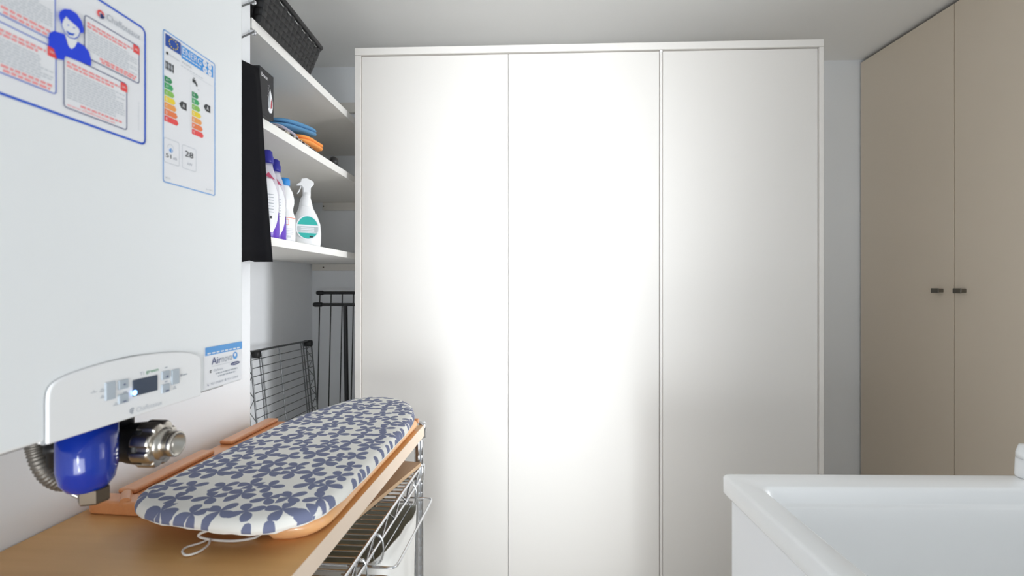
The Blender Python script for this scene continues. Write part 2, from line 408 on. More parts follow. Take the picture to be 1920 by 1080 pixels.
folded('folded_cloth','dark patterned cloth lowest in the pile on the middle shelf',-.93,-.712,1.46,1.880,Z2+.0015,Z2+.0105,M_patt,1,layers=2,group=G_,wav=.002)
folded('folded_cloth','pale lilac cloth peeping out under the near end of the blue cloth',-.90,-.712,1.50,1.650,Z2+.0120,Z2+.018,M_pale,2,layers=2,group=G_,wav=.002)
folded('folded_cloth','orange cleaning cloth folded under the far end of the blue cloth',-.92,-.704,1.665,1.872,Z2+.0120,Z2+.038,M_orcl,3,layers=2,group=G_,tilt=.016,wav=.005)
folded('folded_cloth','folded blue cloth on top of the pile on the middle shelf',-.94,-.708,1.535,1.830,Z2+.0240,Z2+.050,M_bluecl,4,layers=2,group=G_,wav=.009,tilt=.045)
b = MB(); c = V(-.712,1.955,Z2)
b.lathe([(.0175,.0005),(.0175,.018),(.014,.028),(.008,.033),(0,.034)], c, 'z', 24); b.box((c.x-.003,c.y+.008,Z2+.0005),(c.x+.012,c.y+.026,Z2+.006))
tag(b.build('black_stopper', M_black, bevel=0), 'small rounded black rubber stopper near the far end of the middle shelf', 'stopper')

# ---------------------------------------------------------------- lowest shelf: bottles
M_clear = mat('clear_bottle', (.80,.78,.86), .12, alpha=.55)
M_purple = mat('purple_liquid', (.13,.045,.50), .25)
M_capblue = mat('dark_blue_cap', (.02,.02,.28), .35)
M_lilac = mat('purple_trigger', (.30,.14,.42), .4)
def bottle_purple(x,y,lab,h=.278):
    t = thing('cleaner_bottle', lab, 'bottle', (x,y,Z3), 0, 'clear bottles of purple cleaner')
    s_ = h/.278
    b = MB(); b.lathe([(.028,.001),(.0315,.006),(.032,.03),(.031,.085)], (x,y,Z3), 'z', 32, sx=.8, sy=1.12); b.build('lower_body', M_purple, t)
    b = MB(); b.lathe([(.0311,.085),(.0315,.11),(.031,.14),(.028,.175),(.022,.20),(.016,.218),(.013,.238*s_)], (x,y,Z3), 'z', 32, sx=.8, sy=1.12); b.build('upper_body', M_clear, t)
    b = MB(); b.lathe([(.0175,.236*s_),(.018,.240*s_),(.018,.255*s_),(.0155,.259*s_),(.014,.272*s_),(.009,.277*s_),(0,.278*s_)], (x,y,Z3), 'z', 24); b.build('cap', M_capblue, t)
    # wrap-around front label
    b = MB(); vs=[]; n=12; rows_=[]
    for i in range(9):
        z = .02+.165*i/8; hw = math.sin(math.pi*(i+.6)/9.2)**.6*1.05
        r = .0327 if z<.15 else .0327-(z-.15)*.13
        rows_.append([V(x+r*.8*math.cos(a)+.0005, y+r*1.12*math.sin(a), Z3+z) for a in [-.25+hw*(2*j/n-1) for j in range(n+1)]])
    for r_ in rows_: vs+=r_
    b.add(vs,[(i*(n+1)+j,i*(n+1)+j+1,(i+1)*(n+1)+j+1,(i+1)*(n+1)+j) for i in range(8) for j in range(n)],0,True)
    for k in range(7):
        zz=.135-.009*k; a0=-.9; b.add([V(x+.0338*.8*math.cos(a)+.001,y+.0338*1.12*math.sin(a),Z3+zz+q) for q in (0,.0022) for a in (a0,a0+.35,a0+.7,a0+1.1)],[(0,1,5,4),(1,2,6,5),(2,3,7,6)],1)
    for k in range(4):
        a=-.75+k*.22; b.add([V(x+.0338*.8*math.cos(q)+.001,y+.0338*1.12*math.sin(q),Z3+z) for z in (.062,.070) for q in (a,a+.16)],[(0,1,3,2)],2)
    b.build('front_label', [M_paper,M_ink[GREY],M_ink[BLK]], t, fix=False)
    b = MB(); b.add([V(x+.026,y-.018,Z3+.192),V(x+.028,y+.012,Z3+.182),V(x+.024,y-.006,Z3+.205)],[(0,1,2)]); b.build('red_badge', mat('badge_red',(.45,.05,.12),.4), t, fix=False)
    t.rotation_euler.z = math.radians(-42)
bottle_purple(-.757,1.512,'clear bottle of purple cleaner with dark blue cap, nearest the black apron')
bottle_purple(-.776,1.600,'clear bottle of purple cleaner just behind the nearest purple one, beside the white bottle', .272)
# trigger bottle mostly behind the apron
x,y = -.835,1.46
t = thing('trigger_bottle', 'bottle with a purple spray trigger peeping out beside the black apron', 'bottle', (x,y,Z3))
b = MB(); b.lathe([(.03,.001),(.034,.01),(.034,.12),(.02,.18),(.013,.20),(.013,.215)], (x,y,Z3), 'z', 24); b.build('body', M_white, t)
b = MB(); b.prism([V(x-.03,y+.012,Z3+.215),V(x+.045,y+.012,Z3+.250),V(x+.070,y+.012,Z3+.252),V(x+.06,y+.012,Z3+.268),V(x-.03,y+.012,Z3+.275)],(0,-.022,0)); b.prism([V(x+.03,y+.006,Z3+.245),V(x+.045,y+.006,Z3+.20),V(x+.052,y+.006,Z3+.20),V(x+.045,y+.006,Z3+.25)],(0,-.012,0)); b.build('trigger', M_lilac, t, bevel=.003)
# white bottle with light blue cap
x,y = -.795,1.705
t = thing('bleach_bottle', 'white bottle with light blue cap between the purple bottle and the spray bottle', 'bottle', (x,y,Z3))
b = MB(); b.lathe([(.034,.001),(.037,.006),(.038,.05),(.037,.095),(.031,.112),(.029,.125),(.033,.142),(.034,.158),(.028,.185),(.018,.203),(.015,.212)], (x,y,Z3), 'z', 32, sx=.85); b.build('body', M_white, t)
b = MB(); b.lathe([(.019,.207),(.0195,.210),(.0195,.226),(.017,.232),(0,.233)], (x,y,Z3), 'z', 24); b.build('cap', mat('light_blue_cap',(.02,.25,.68),.35), t)
b = MB()
def wrap(b,x,y,r,sx,sy,a0,a1,z0,z1,mi,n=8):
    vs=[V(x+r*sx*math.cos(a)+.0004,y+r*sy*math.sin(a),Z3+z) for z in (z0,z1) for a in [a0+(a1-a0)*j/n for j in range(n+1)]]
    b.add(vs,[(j,j+1,n+2+j,n+1+j) for j in range(n)],mi,True)
wrap(b,x,y,.0392,.85,1,-1.2,.9,.012,.095,0); wrap(b,x,y,.0396,.85,1,-1.2,.9,.0905,.0925,1); wrap(b,x,y,.0396,.85,1,-.5,.1,.066,.086,1); wrap(b,x,y,.0399,.85,1,-.45,.05,.068,.084,0); wrap(b,x,y,.0402,.85,1,-.25,-.15,.072,.080,3)
for k in range(4): wrap(b,x,y,.0396,.85,1,-.95,.55,.052-.006*k,.0545-.006*k,2)
wrap(b,x,y,.0396,.85,1,-.9,-.7,.022,.030,3); wrap(b,x,y,.0396,.85,1,-.5,-.2,.022,.030,2); wrap(b,x,y,.0396,.85,1,-.05,.25,.022,.030,2)
b.build('label', [M_paper,M_ink[DORG],M_ink[LGREY],M_ink[BLK]], t, fix=False)
t.rotation_euler.z = math.radians(-45)
# white trigger spray with turquoise label
x,y = -.757,1.80
t = thing('spray_bottle', 'white trigger spray bottle with turquoise oval label at the front of the lowest shelf', 'bottle', (x,y,Z3))
b = MB(); prof = [(-.028,.048,.001),(-.048,.051,.012),(-.051,.052,.05),(-.046,.049,.085),(-.037,.038,.115),(-.028,.026,.138),(-.025,.022,.150),(-.024,.020,.158),(-.014,.014,.185),(-.012,.013,.20)]
N=24; vs=[]
for ya,yb,z in prof:
    c=(ya+yb)/2; hw=(yb-ya)/2; dp=min(.030,hw*.75+.004)
    for j in range(N):
        a=2*math.pi*j/N; vs.append(V(x+dp*math.copysign(abs(math.cos(a))**.8,math.cos(a)),y+c+hw*math.sin(a),Z3+z))
fs=[(i*N+j,i*N+(j+1)%N,(i+1)*N+(j+1)%N,(i+1)*N+j) for i in range(len(prof)-1) for j in range(N)]+[tuple(range(N-1,-1,-1)),tuple((len(prof)-1)*N+j for j in range(N))]
b.add(vs,fs,0,True); b.build('body', M_white, t)
b = MB(); b.lathe([(.0225,.145),(.0235,.148),(.022,.160),(.0175,.178),(.0135,.185)],(x,y-.002,Z3),'z',24); b.build('collar', M_white, t)
b = MB(); b.prism([V(x+.010,y+q,Z3+z) for q,z in ((-.012,.183),(.014,.183),(.014,.218),(.026,.232),(.024,.243),(.0,.254),(-.018,.250),(-.022,.236),(-.034,.228),(-.034,.222),(-.018,.224),(-.012,.215))],(-.020,0,0)); b.build('trigger_head', M_white, t, bevel=.003)
b = MB(); b.prism([V(x+.004,y+q,Z3+z) for q,z in ((-.020,.224),(-.016,.226),(-.022,.204),(-.030,.192),(-.033,.194),(-.026,.206))],(-.008,0,0)); b.build('trigger', M_white, t, bevel=.001)
b = MB()
def oval(b,cy,cz,ry,rz,off,mi,zlo=-9,zhi=9,n=28):
    pts=[]
    for i in range(n):
        a=2*math.pi*i/n; q=cy+ry*math.cos(a); z=cz+rz*math.sin(a)*(1 if math.sin(a)>0 else .9); pts.append(V(x+.0315+off,y+q,Z3+max(zlo,min(zhi,z))))
    b.prism(pts,(-.008,0,0),mi)
oval(b,0,.066,.040,.048,0,0); oval(b,0,.066,.036,.043,.0008,1,zlo=.078); oval(b,0,.066,.036,.043,.0008,1,zhi=.048)
oval(b,0,.066,.036,.043,.0008,2,zlo=.050,zhi=.072)
for k in range(3): b.add([V(x+.0328,y-.024,Z3+.053+.006*k),V(x+.0328,y+.022,Z3+.053+.006*k),V(x+.0328,y+.022,Z3+.0555+.006*k),V(x+.0328,y-.024,Z3+.0555+.006*k)],[(0,1,2,3)],3)
b.add([V(x+.0328,y+.006,Z3+.032),V(x+.0328,y+.018,Z3+.032),V(x+.0328,y+.018,Z3+.038),V(x+.0328,y+.006,Z3+.038)],[(0,1,2,3)],4)
b.build('label', [M_paper,M_ink[TEAL],mat('label_grey',(.50,.56,.58),.5),M_paper,M_ink[BLK]], t)
t.rotation_euler.z = math.radians(-58)

# ---------------------------------------------------------------- loose wire shelf leaning in the niche
def wire_shelf(b, M, L, Wd, pitch, edge=.03, r=.0022, longw=(.5,), cross_end=True, zig=True):
    """local frame: x along L, y along Wd, z up; origin at one corner"""
    def T(x,y,z): return M@V(x,y,z)
    # perimeter: two wires and zigzag
    for z in (0,-edge):
        for p,q in (((0,0),(L,0)),((L,0),(L,Wd)),((L,Wd),(0,Wd)),((0,Wd),(0,0))):
            b.tube([T(*p,z),T(*q,z)], r*1.5, 8)
    if zig:
        for y in (0,Wd):
            n = max(2,int(L/.045)); pts=[T(L*i/n,y,-edge*(i%2)) for i in range(n+1)]; b.tube(pts,r*.9,6)
        for x in (0,L):
            n = max(2,int(Wd/.045)); pts=[T(x,Wd*i/n,-edge*(i%2)) for i in range(n+1)]; b.tube(pts,r*.9,6)
    n = int(L/pitch)
    for i in range(1,n): b.tube([T(L*i/n,0,.002),T(L*i/n,Wd,.002)], r*.75, 6)
    for f in longw: b.tube([T(0,Wd*f,-.001),T(L,Wd*f,-.001)], r*1.3, 6)
# x axis runs up the leaning shelf, y axis along the wall
ptop0 = V(-1.035,1.93,H-.262); ptop1 = V(-1.015,2.47,H-.275)
yd = (ptop1-ptop0); Wd = yd.length; yd.normalize(); dn = V(.11,0,-1); dn = (dn-yd*dn.dot(yd)).normalized(); L = (ptop0.z-.012)/(-dn.z)
nz = dn.cross(yd).normalized()
Mw = Matrix(((dn.x,yd.x,nz.x,ptop0.x),(dn.y,yd.y,nz.y,ptop0.y),(dn.z,yd.z,nz.z,ptop0.z),(0,0,0,1)))
t = thing('wire_shelf', 'loose chrome wire shelf leaning upright against the niche wall', 'wire shelf', (-.95,2.2,0))
b = MB(); wire_shelf(b, Mw, L, Wd, .0325, longw=(.12,.15,.42,.80,.84), r=.0024, edge=.028 if nz.x>0 else -.028); b.build('grid', M_wire, t)
for f in (.06,.94):
    for l_ in (.012,L-.015):
        b = MB(); c = Mw@V(l_,Wd*f,0); b.lathe([(.011,-.02),(.016,-.018),(.016,.018),(.011,.02)], c, 'z', 16, M=(Matrix(((dn.x,0,0,0),(0,1,0,0),(0,0,1,0),(0,0,0,1))).to_3x3().to_4x4() if False else Matrix.Rotation(math.radians(90),4,'Y'))); b.build('corner_sleeve', M_black, t)

# ---------------------------------------------------------------- black clothes airer against the back wall
yb = 2.50
t = thing('clothes_airer', 'folded black metal clothes airer standing against the back wall behind the white cabinet', 'clothes airer', (-.85,yb,0))
def Q(px,py,dd=yb): return on_d(px,py,dd)
b = MB(); p = Q(598,549); q = p+V(.318,0,0); b.tube([p,q],.008,12); b.lathe([(0,-.012),(.009,-.012),(.0115,-.004),(.0115,.02),(.009,.024)],p,'x',12); b.build('top_bar', M_black, t)
b = MB(); p = Q(592,571,yb-.03); q = p+V(.325,0,0); b.tube([p,q],.008,12); b.lathe([(0,-.012),(.009,-.012),(.0115,-.004),(.0115,.03),(.009,.034)],p,'x',12); b.build('cross_bar', M_black, t)
for k in range(5):
    xa = Q(600+21*k,549).x
    b = MB(); b.tube([V(xa,yb,Q(598,549).z),V(xa-.018+.0*k,yb-.02,.12)],.0030,8); b.build('rod', M_black, t)
b = MB(); xa = Q(651,571).x; b.tube([V(xa,yb-.030,Q(592,571).z),V(xa+.020,yb-.035,.004)],.011,12); b.build('leg', M_black, t)
b = MB(); b.tube([V(xa+.22,yb-.030,Q(592,571).z),V(xa+.22,yb-.035,.004)],.011,12) if False else b.tube([V(-.676,yb+.0,Q(598,549).z-.008),V(-.676,yb+.02,.004)],.011,12); b.build('leg', M_black, t)
b = MB(); b.tube([V(Q(600,549).x-.018,yb-.02,.12),V(-.672,yb-.02,.12)],.006,8); b.build('lower_bar', M_black, t)

# ---------------------------------------------------------------- worktop on chrome rack
ZT = -.393+H
pR = V(-.2449,1.3755,0); aw = math.atan(.0703); u = V(math.sin(aw),math.cos(aw),0); w = V(-math.cos(aw),math.sin(aw),0)   # u away, w towards the wall
WID = .462; LEN = 1.15
def T2(a,b_,z=0): # a: from far end towards camera, b: from right edge towards wall
    p = pR-u*a+w*b_; return V(p.x,p.y,z)
t = thing('wooden_worktop', 'beech worktop along the left wall under the boiler, on a chrome rack', 'worktop', tuple(T2(LEN/2,WID/2,ZT-.032)), -aw)
b = MB(); c = [T2(0.003,0.002,ZT-.032),T2(0.003,WID,ZT-.032),T2(LEN,WID,ZT-.032),T2(LEN,.002,ZT-.032)]; b.prism(c,(0,0,.032)); b.build('board', M_beech, t)
b = MB(); b.prism([T2(0,0,ZT-.0322),T2(0,.0022,ZT-.0322),T2(LEN,.0022,ZT-.0322),T2(LEN,0,ZT-.0322)],(0,0,.0325)); b.build('edge_band', M_edge, t, bevel=.0008)

t = thing('wire_rack', 'chrome wire rack carrying the beech worktop', 'rack', tuple(T2(LEN/2,WID/2,0)), -aw)
def post(a,b_):
    b = MB(); p = T2(a,b_); zt = ZT-.033
    prof=[(.0125,.004)]; z=.03
    while z < zt-.03: prof += [(.0125,z),(.0122,z+.0015),(.0122,z+.0025),(.0125,z+.004)]; z += .0254
    prof += [(.0125,zt-.004),(.011,zt)]
    b.lathe(prof,(p.x,p.y,0),'z',20); return b.build('post', M_post, t)
for a in (.016,LEN-.016):
    for b_ in (.010,WID-.016): post(a,b_)
M3 = Matrix(((-u.x,w.x,0,T2(0.03,.004).x),(-u.y,w.y,0,T2(0.03,.004).y),(0,0,1,0),(0,0,0,1)))
for zz in (-.502+H, .10):
    b = MB(); wire_shelf(b, Matrix.Translation((0,0,zz))@M3, LEN-.06, WID-.016, .0205, edge=.034, r=.0026, longw=(.30,.62)); b.build('shelf_grid', M_chrome, t)
# collars where the top grid meets the posts
for a in (.016,LEN-.016):
    for b_ in (.010,WID-.016):
        p=T2(a,b_); b=MB(); b.lathe([(.0125,-.040),(.0155,-.038),(.017,.002),(.0125,.004)],(p.x,p.y,-.502+H),'z',20); b.build('collar', M_chrome, t)

# small steel cap at the far right corner of the worktop
p = T2(-.008,.012); t2 = t
b = MB(); b.lathe([(.0115,-.04),(.0118,-.002),(.009,.004),(0,.005)],(p.x+.004,p.y+.006,ZT+.001),'z',16)
b.build('post_cap', M_chrome, t)

# plywood board lying on the rack grid
z = -.4955+H
a1 = on_h(790,870,-.49); a2 = on_h(686,957,-.49)
dd = (a1-a2).normalized(); nn = V(-dd.y,dd.x,0)
q1 = V(a1.x,a1.y,z); q2 = q1-dd*.42
b = MB(); b.prism([q1,q2,q2+nn*.20,q1+nn*.20],(0,0,.010)); tag(b.build('plywood_board', M_ply, bevel=.001), 'plywood board lying askew on the wire grid under the worktop', 'board')

# ---------------------------------------------------------------- laundry bags in wire frames at the rack side
def laundry(a0,a1,lab):
    z = -.562+H
    t = thing('laundry_bag', lab, 'laundry bag', tuple(T2((a0+a1)/2,.18,z-.45)), -aw, 'white laundry bags slung in the rack')
    b = MB(); r=.0028
    # handle loop sticking out to the right of the rack
    lp = [(a0,.05),(a0,-.03),(a0+.022,-.047),(a1-.022,-.047),(a1,-.03),(a1,.05)]
    b.tube(smooth_path([T2(a,q,z+.006) for a,q in [(a0,.05),(a0,-.01),(a0,-.035),(a0+.006,-.045),(a0+.03,-.048),((a0+a1)/2,-.048),(a1-.03,-.048),(a1-.006,-.045),(a1,-.035),(a1,-.01),(a1,.05)]],5), r, 8)
    b.build('handle_loop', M_chrome, t)
    b = MB(); b.tube([T2(a,q,z) for a,q in ((a0+.012,.0),(a0+.012,.36),(a1-.012,.36),(a1-.012,.0))], r, 8, closed=True); b.build('frame', M_chrome, t)
    for a in (a0+.03,a1-.03):
        b = MB(); c = T2(a,-.001,z+.026); pts=[c+V(0,0,0)+u*.0+w*(.012*math.cos(g))+V(0,0,.030*math.sin(g)) for g in [math.pi*2*i/16 for i in range(16)]]
        b.tube(pts,.002,6,closed=True); b.build('hook', M_chrome, t)
    # cloth: open bag
    b = MB(); n=44; rows_=[]; rnd=random.Random(int(a0*100))
    ph=[rnd.uniform(0,6) for _ in range(4)]
    for i,(f,dz) in enumerate(((0,.004),(.02,0),(.06,-.012),(.10,-.03),(.2,-.08),(.4,-.17),(.7,-.30),(.95,-.42),(1,-.45))):
        r_=[]
        for j in range(n):
            g=2*math.pi*j/n; ex=7; rr=1/((abs(math.cos(g))**ex+abs(math.sin(g))**ex)**(1/ex))
            aa=(a0+a1)/2+((a1-a0)/2-.014+.004*math.sin(6*g+ph[0])*min(1,-dz*8))*rr*math.cos(g)
            bb=.168+(.192+.010*math.sin(5*g+ph[1])*min(1,-dz*6)+.006*math.sin(11*g+ph[2])*min(1,-dz*8))*rr*math.sin(g)
            bb=max(bb,-.028); r_.append(T2(aa,bb,z+dz+(.018*max(0,-bb/.028) if i<3 else 0)-.007*(1+math.sin(3*g+ph[3]))*(1 if i<2 else .3)+.003*math.sin(9*g+ph[2])))
        rows_.append(r_)
    vs=[p for r_ in rows_ for p in r_]; fs=[(i*n+j,i*n+(j+1)%n,(i+1)*n+(j+1)%n,(i+1)*n+j) for i in range(len(rows_)-1) for j in range(n)]; fs.append(tuple((len(rows_)-1)*n+j for j in range(n)))
    b.add(vs,fs,0,True); o=b.build('bag', [M_bag,M_baglining], t); m=o.modifiers.new('s','SOLIDIFY'); m.thickness=.002; m.offset=-1; m.material_offset=1 if True else 0
laundry(.10,.415,'white laundry bag in a wire frame at the far end of the chrome rack')
laundry(.445,.76,'nearer white laundry bag in a wire frame, cut by the bottom of the photo')

# ---------------------------------------------------------------- wooden tray under the ironing board
t = thing('wooden_tray', 'orange wooden bed tray with folded legs lying under the ironing board on the worktop', 'tray', tuple(T2(.32,.23,ZT)), -aw)
def Tt(a,b_,z): return T2(a,b_,ZT+z)
tn, tf = .56, .06     # near and far end
b = MB(); b.prism([Tt(tf,.325,.006),Tt(tf,.425,.006),Tt(tn-.01,.425,.006),Tt(tn-.01,.325,.006)],(0,0,.014)); b.build('side_plank', M_tray, t, bevel=.003)
for a0,a1 in ((.062,.262),(.322,.535)):
    b = MB(); b.prism([Tt(a0,.392,.0203),Tt(a0+.0,.424,.0203),Tt(a1,.424,.0203),Tt(a1,.392,.0203)],(0,0,.009)); b.build('side_lip', M_tray, t, bevel=.003)
b = MB(); b.prism([Tt(tf+.02,.03,.001),Tt(tf+.02,.324,.001),Tt(tn-.03,.324,.001),Tt(tn-.03,.03,.001)],(0,0,.0085)); b.build('tray_panel', M_ply, t, bevel=.001)
# near crossbar, rounded ends
def rbar(p,q,hw,z0,h,name):
    b = MB(); p=Vector(p); q=Vector(q); dd=(q-p).normalized(); nn=V(-dd.y,dd.x,0); pts=[]
    for i in range(9):
        a=math.pi*i/8; pts.append(p-dd*hw*math.sin(a)+nn*hw*math.cos(a))
    for i in range(9):
        a=math.pi*i/8; pts.append(q+dd*hw*math.sin(a)-nn*hw*math.cos(a))
    b.prism([V(c.x,c.y,z0) for c in pts],(0,0,h)); return b.build(name, M_tray, t, bevel=.004,bseg=3)
rbar(T2(tn-.005,.435),T2(tn+.012,.05),.017,ZT+.0005,.024,'cross_bar')
b = MB(); p=T2(tn-.0,.388); b.tube([V(p.x,p.y,ZT+.022)-u*.012-w*.012,V(p.x,p.y,ZT+.022)+u*.02+w*.014],.009,12); b.build('dowel', M_tray, t)
# right leg folded flat, with a turned-in foot
leg = smooth_path([T2(.045,.020,ZT+.0145),T2(.20,.020,ZT+.0145),T2(.38,.020,ZT+.0145),T2(.50,.018,ZT+.015),T2(.565,.016,ZT+.0165),T2(.600,.022,ZT+.0165),T2(.618,.048,ZT+.0150),T2(.624,.090,ZT+.013)],6)
b = MB(); n=len(leg); b.tube(leg,[.013]*(n-14)+[.013+.003*math.sin(i/13*math.pi) for i in range(12)]+[.010,.006],14); b.build('leg', mat('light_orange_wood',(.88,.50,.23),.3,var=((.82,.42,.18),(30,5,30),.35,.7),coat=.3), t)
b = MB(); b.prism([Tt(tf+.01,.036,.0096),Tt(tf+.01,.075,.0096),Tt(tn-.06,.075,.0096),Tt(tn-.06,.036,.0096)],(0,0,.0155)); b.build('side_plank', bpy.data.materials['light_orange_wood'], t, bevel=.003)
b = MB(); p=T2(.03,.02,ZT+.02); b.tube([p-w*.012,p+w*.03],.007,10); b.build('dowel', M_tray, t)

# ---------------------------------------------------------------- ironing board
def flower():
    m = bpy.data.materials.new('petal_cotton'); m.use_nodes=True; nt=m.node_tree; N=nt.nodes; Lk=nt.links; bs=N['Principled BSDF']; bs.inputs['Roughness'].default_value=.85
    tc=N.new('ShaderNodeTexCoord')
    def math_(op,a,b_=None):
        n=N.new('ShaderNodeMath'); n.operation=op
        for i,q in enumerate((a,b_)):
            if q is None: continue
            if isinstance(q,(int,float)): n.inputs[i].default_value=q
            else: Lk.new(q,n.inputs[i])
        return n.outputs[0]
    def layer(off,scale,rad,rnd):
        mp=N.new('ShaderNodeMapping'); mp.inputs['Location'].default_value=(off,off*.7,0); Lk.new(tc.outputs['Object'],mp.inputs[0])
        fl=N.new('ShaderNodeVectorMath'); fl.operation='MULTIPLY'; fl.inputs[1].default_value=(1,1,0); Lk.new(mp.outputs[0],fl.inputs[0])
        vo=N.new('ShaderNodeTexVoronoi'); vo.voronoi_dimensions='2D'; vo.inputs['Scale'].default_value=scale; vo.inputs['Randomness'].default_value=rnd
        Lk.new(fl.outputs[0],vo.inputs['Vector'])
        sb=N.new('ShaderNodeVectorMath'); sb.operation='SUBTRACT'; Lk.new(fl.outputs[0],sb.inputs[0]); Lk.new(vo.outputs['Position'],sb.inputs[1])
        sp=N.new('ShaderNodeSeparateXYZ'); Lk.new(sb.outputs[0],sp.inputs[0])
        sc_=N.new('ShaderNodeSeparateColor'); Lk.new(vo.outputs['Color'],sc_.inputs[0])
        ang=math_('ADD',math_('ARCTAN2',sp.outputs[1],sp.outputs[0]),math_('MULTIPLY',sc_.outputs[0],3.14))
        c=math_('POWER',math_('ABSOLUTE',math_('COSINE',math_('MULTIPLY',ang,2.0))),.75)
        ln=N.new('ShaderNodeVectorMath'); ln.operation='LENGTH'; Lk.new(sb.outputs[0],ln.inputs[0])
        R=math_('MULTIPLY',c,math_('MULTIPLY',math_('ADD',.85,math_('MULTIPLY',sc_.outputs[1],.3)),rad))
        return math_('LESS_THAN',ln.outputs['Value'],R)
    k=layer(.013,21.5,.0282,.50)
    mx=N.new('ShaderNodeMix'); mx.data_type='RGBA'; mx.inputs[6].default_value=(.80,.79,.75,1); mx.inputs[7].default_value=(.16,.18,.29,1)
    Lk.new(k,mx.inputs[0]); Lk.new(mx.outputs[2],bs.inputs['Base Color'])
    nz_=N.new('ShaderNodeTexNoise'); nz_.inputs['Scale'].default_value=14; bp=N.new('ShaderNodeBump'); bp.inputs['Strength'].default_value=.25; bp.inputs['Distance'].default_value=.01
    Lk.new(tc.outputs['Object'],nz_.inputs[0]); Lk.new(nz_.outputs[0],bp.inputs['Height']); Lk.new(bp.outputs[0],bs.inputs['Normal'])
    return m
ZB = -.3475
outl = [(252,948),(262,968),(300,981),(350,988),(400,996),(450,1000),(500,999),(545,988),(588,974),(622,948),(660,912),(700,872),(735,835),(763,805),(777,782),(772,764),(752,752),(715,747),(670,750),(630,762),(585,776),(540,793),(495,815),(450,836),(400,861),(350,886),(300,912),(268,930)]
P = [on_h(x,y-(9 if y>960 else 4 if y>925 else 0),ZB) for x,y in outl]
P = smooth_path(P,3,closed=True)
cen = sum(P,V(0,0,0))/len(P); n=len(P)
t = thing('ironing_board', 'tabletop ironing board with white cover patterned in blue-grey petals on the worktop', 'ironing board', (cen.x,cen.y,ZT+.024))
rings=[(0.0,.0125),(.3,.0125),(.6,.012),(.84,.0115),(.93,.0105),(.965,.0085),(.988,.0045),(1.0,-.003),(.999,-.008),(.985,-.0105),(.90,-.0107)]
vs=[]; 
for s_,dz in rings[1:]:
    for p in P:
        q=cen+(p-cen)*s_; vs.append(V(q.x,q.y,ZB+H+dz))
fs=[(i*n+j,i*n+(j+1)%n,(i+1)*n+(j+1)%n,(i+1)*n+j) for i in range(len(rings)-2) for j in range(n)]
vs.append(V(cen.x,cen.y,ZB+H+.0125)); fs+=[(len(vs)-1,(j+1)%n,j) for j in range(n)]
fs.append(tuple((len(rings)-2)*n+j for j in range(n)))
b=MB(); b.add(vs,fs,0,True); b.build('cover', flower(), t)
b=MB(); b.prism([V(*(cen+(p-cen)*.93).xy,ZT+.0262) for p in P],(0,0,.009)); b.build('base_board', M_ply, t)
zc=-.3895
b=MB(); b.tube(smooth_path([on_h(392,994,-.362),on_h(376,1000,-.372),on_h(374,1006,-.38),on_h(398,1012,zc),on_h(440,1014,zc),on_h(478,1008,zc),on_h(492,998,-.37)],5),.0020,8); b.tube(smooth_path([on_h(394,1010,zc),on_h(376,1018,zc),on_h(350,1026,zc),on_h(342,1034,zc),on_h(350,1041,zc),on_h(372,1035,zc),on_h(390,1022,zc),on_h(394,1012,zc+.003)],5),.0016,8)
b.tube(smooth_path([on_h(545,985,-.365),on_h(552,993,-.38),on_h(562,990,-.385),on_h(560,984,-.37)],5),.0014,6); b.tube(smooth_path([on_h(560,985,-.37),on_h(575,990,zc),on_h(600,991,zc)],5),.0012,6)
b.build('drawcord', M_cord, t)
b=MB(); hem=[]
for i,p in enumerate(P):
    q=cen+(p-cen)*.985; hem.append(V(q.x,q.y,ZB+H-.0098+.0010*math.sin(i*1.9)))
b.tube(hem,.0022,6,closed=True); b.build('hem', M_cord, t)

# ---------------------------------------------------------------- boiler
CB = -.4943
def BF(px,py,off=0.0): return on_v(px,py,CB+off,KL)
dirB = V(KL,1,0).normalized(); nrm = V(1,-KL,0).normalized()
yf,yn = .8044,.405
ZBB = -.155+H; ZBT = .60+H
base = V(CB+KL*.6-.155,.6,ZBB)
t = thing('wall_boiler', 'white wall-hung gas boiler on the left wall above the worktop', 'boiler', tuple(base), -math.atan(KL))
def FX(y,off=0): return V(CB+KL*y,y,0)+nrm*off
p0=FX(yn);p1=FX(yf); p2=V(CL+KL*yf+.002,yf,0); p3=V(CL+KL*yn+.002,yn,0)
p2=p1-nrm*.305; p3=p0-nrm*.305
b=MB(); b.prism([V(p.x,p.y,ZBB) for p in (p0,p1,p2,p3)],(0,0,ZBT-ZBB)); body=b.build('casing', M_boiler, t, bevel=.004,bseg=3)
b=MB(); i0,i1=FX(yn+.02,-.02),FX(yf-.02,-.02); b.prism([V(p.x,p.y,ZBB-.006) for p in (i0,i1,i1-nrm*.27,i0-nrm*.27)],(0,0,.007)); b.build('underside_tray', mat('dark_grey_plastic',(.10,.10,.11),.6), t)

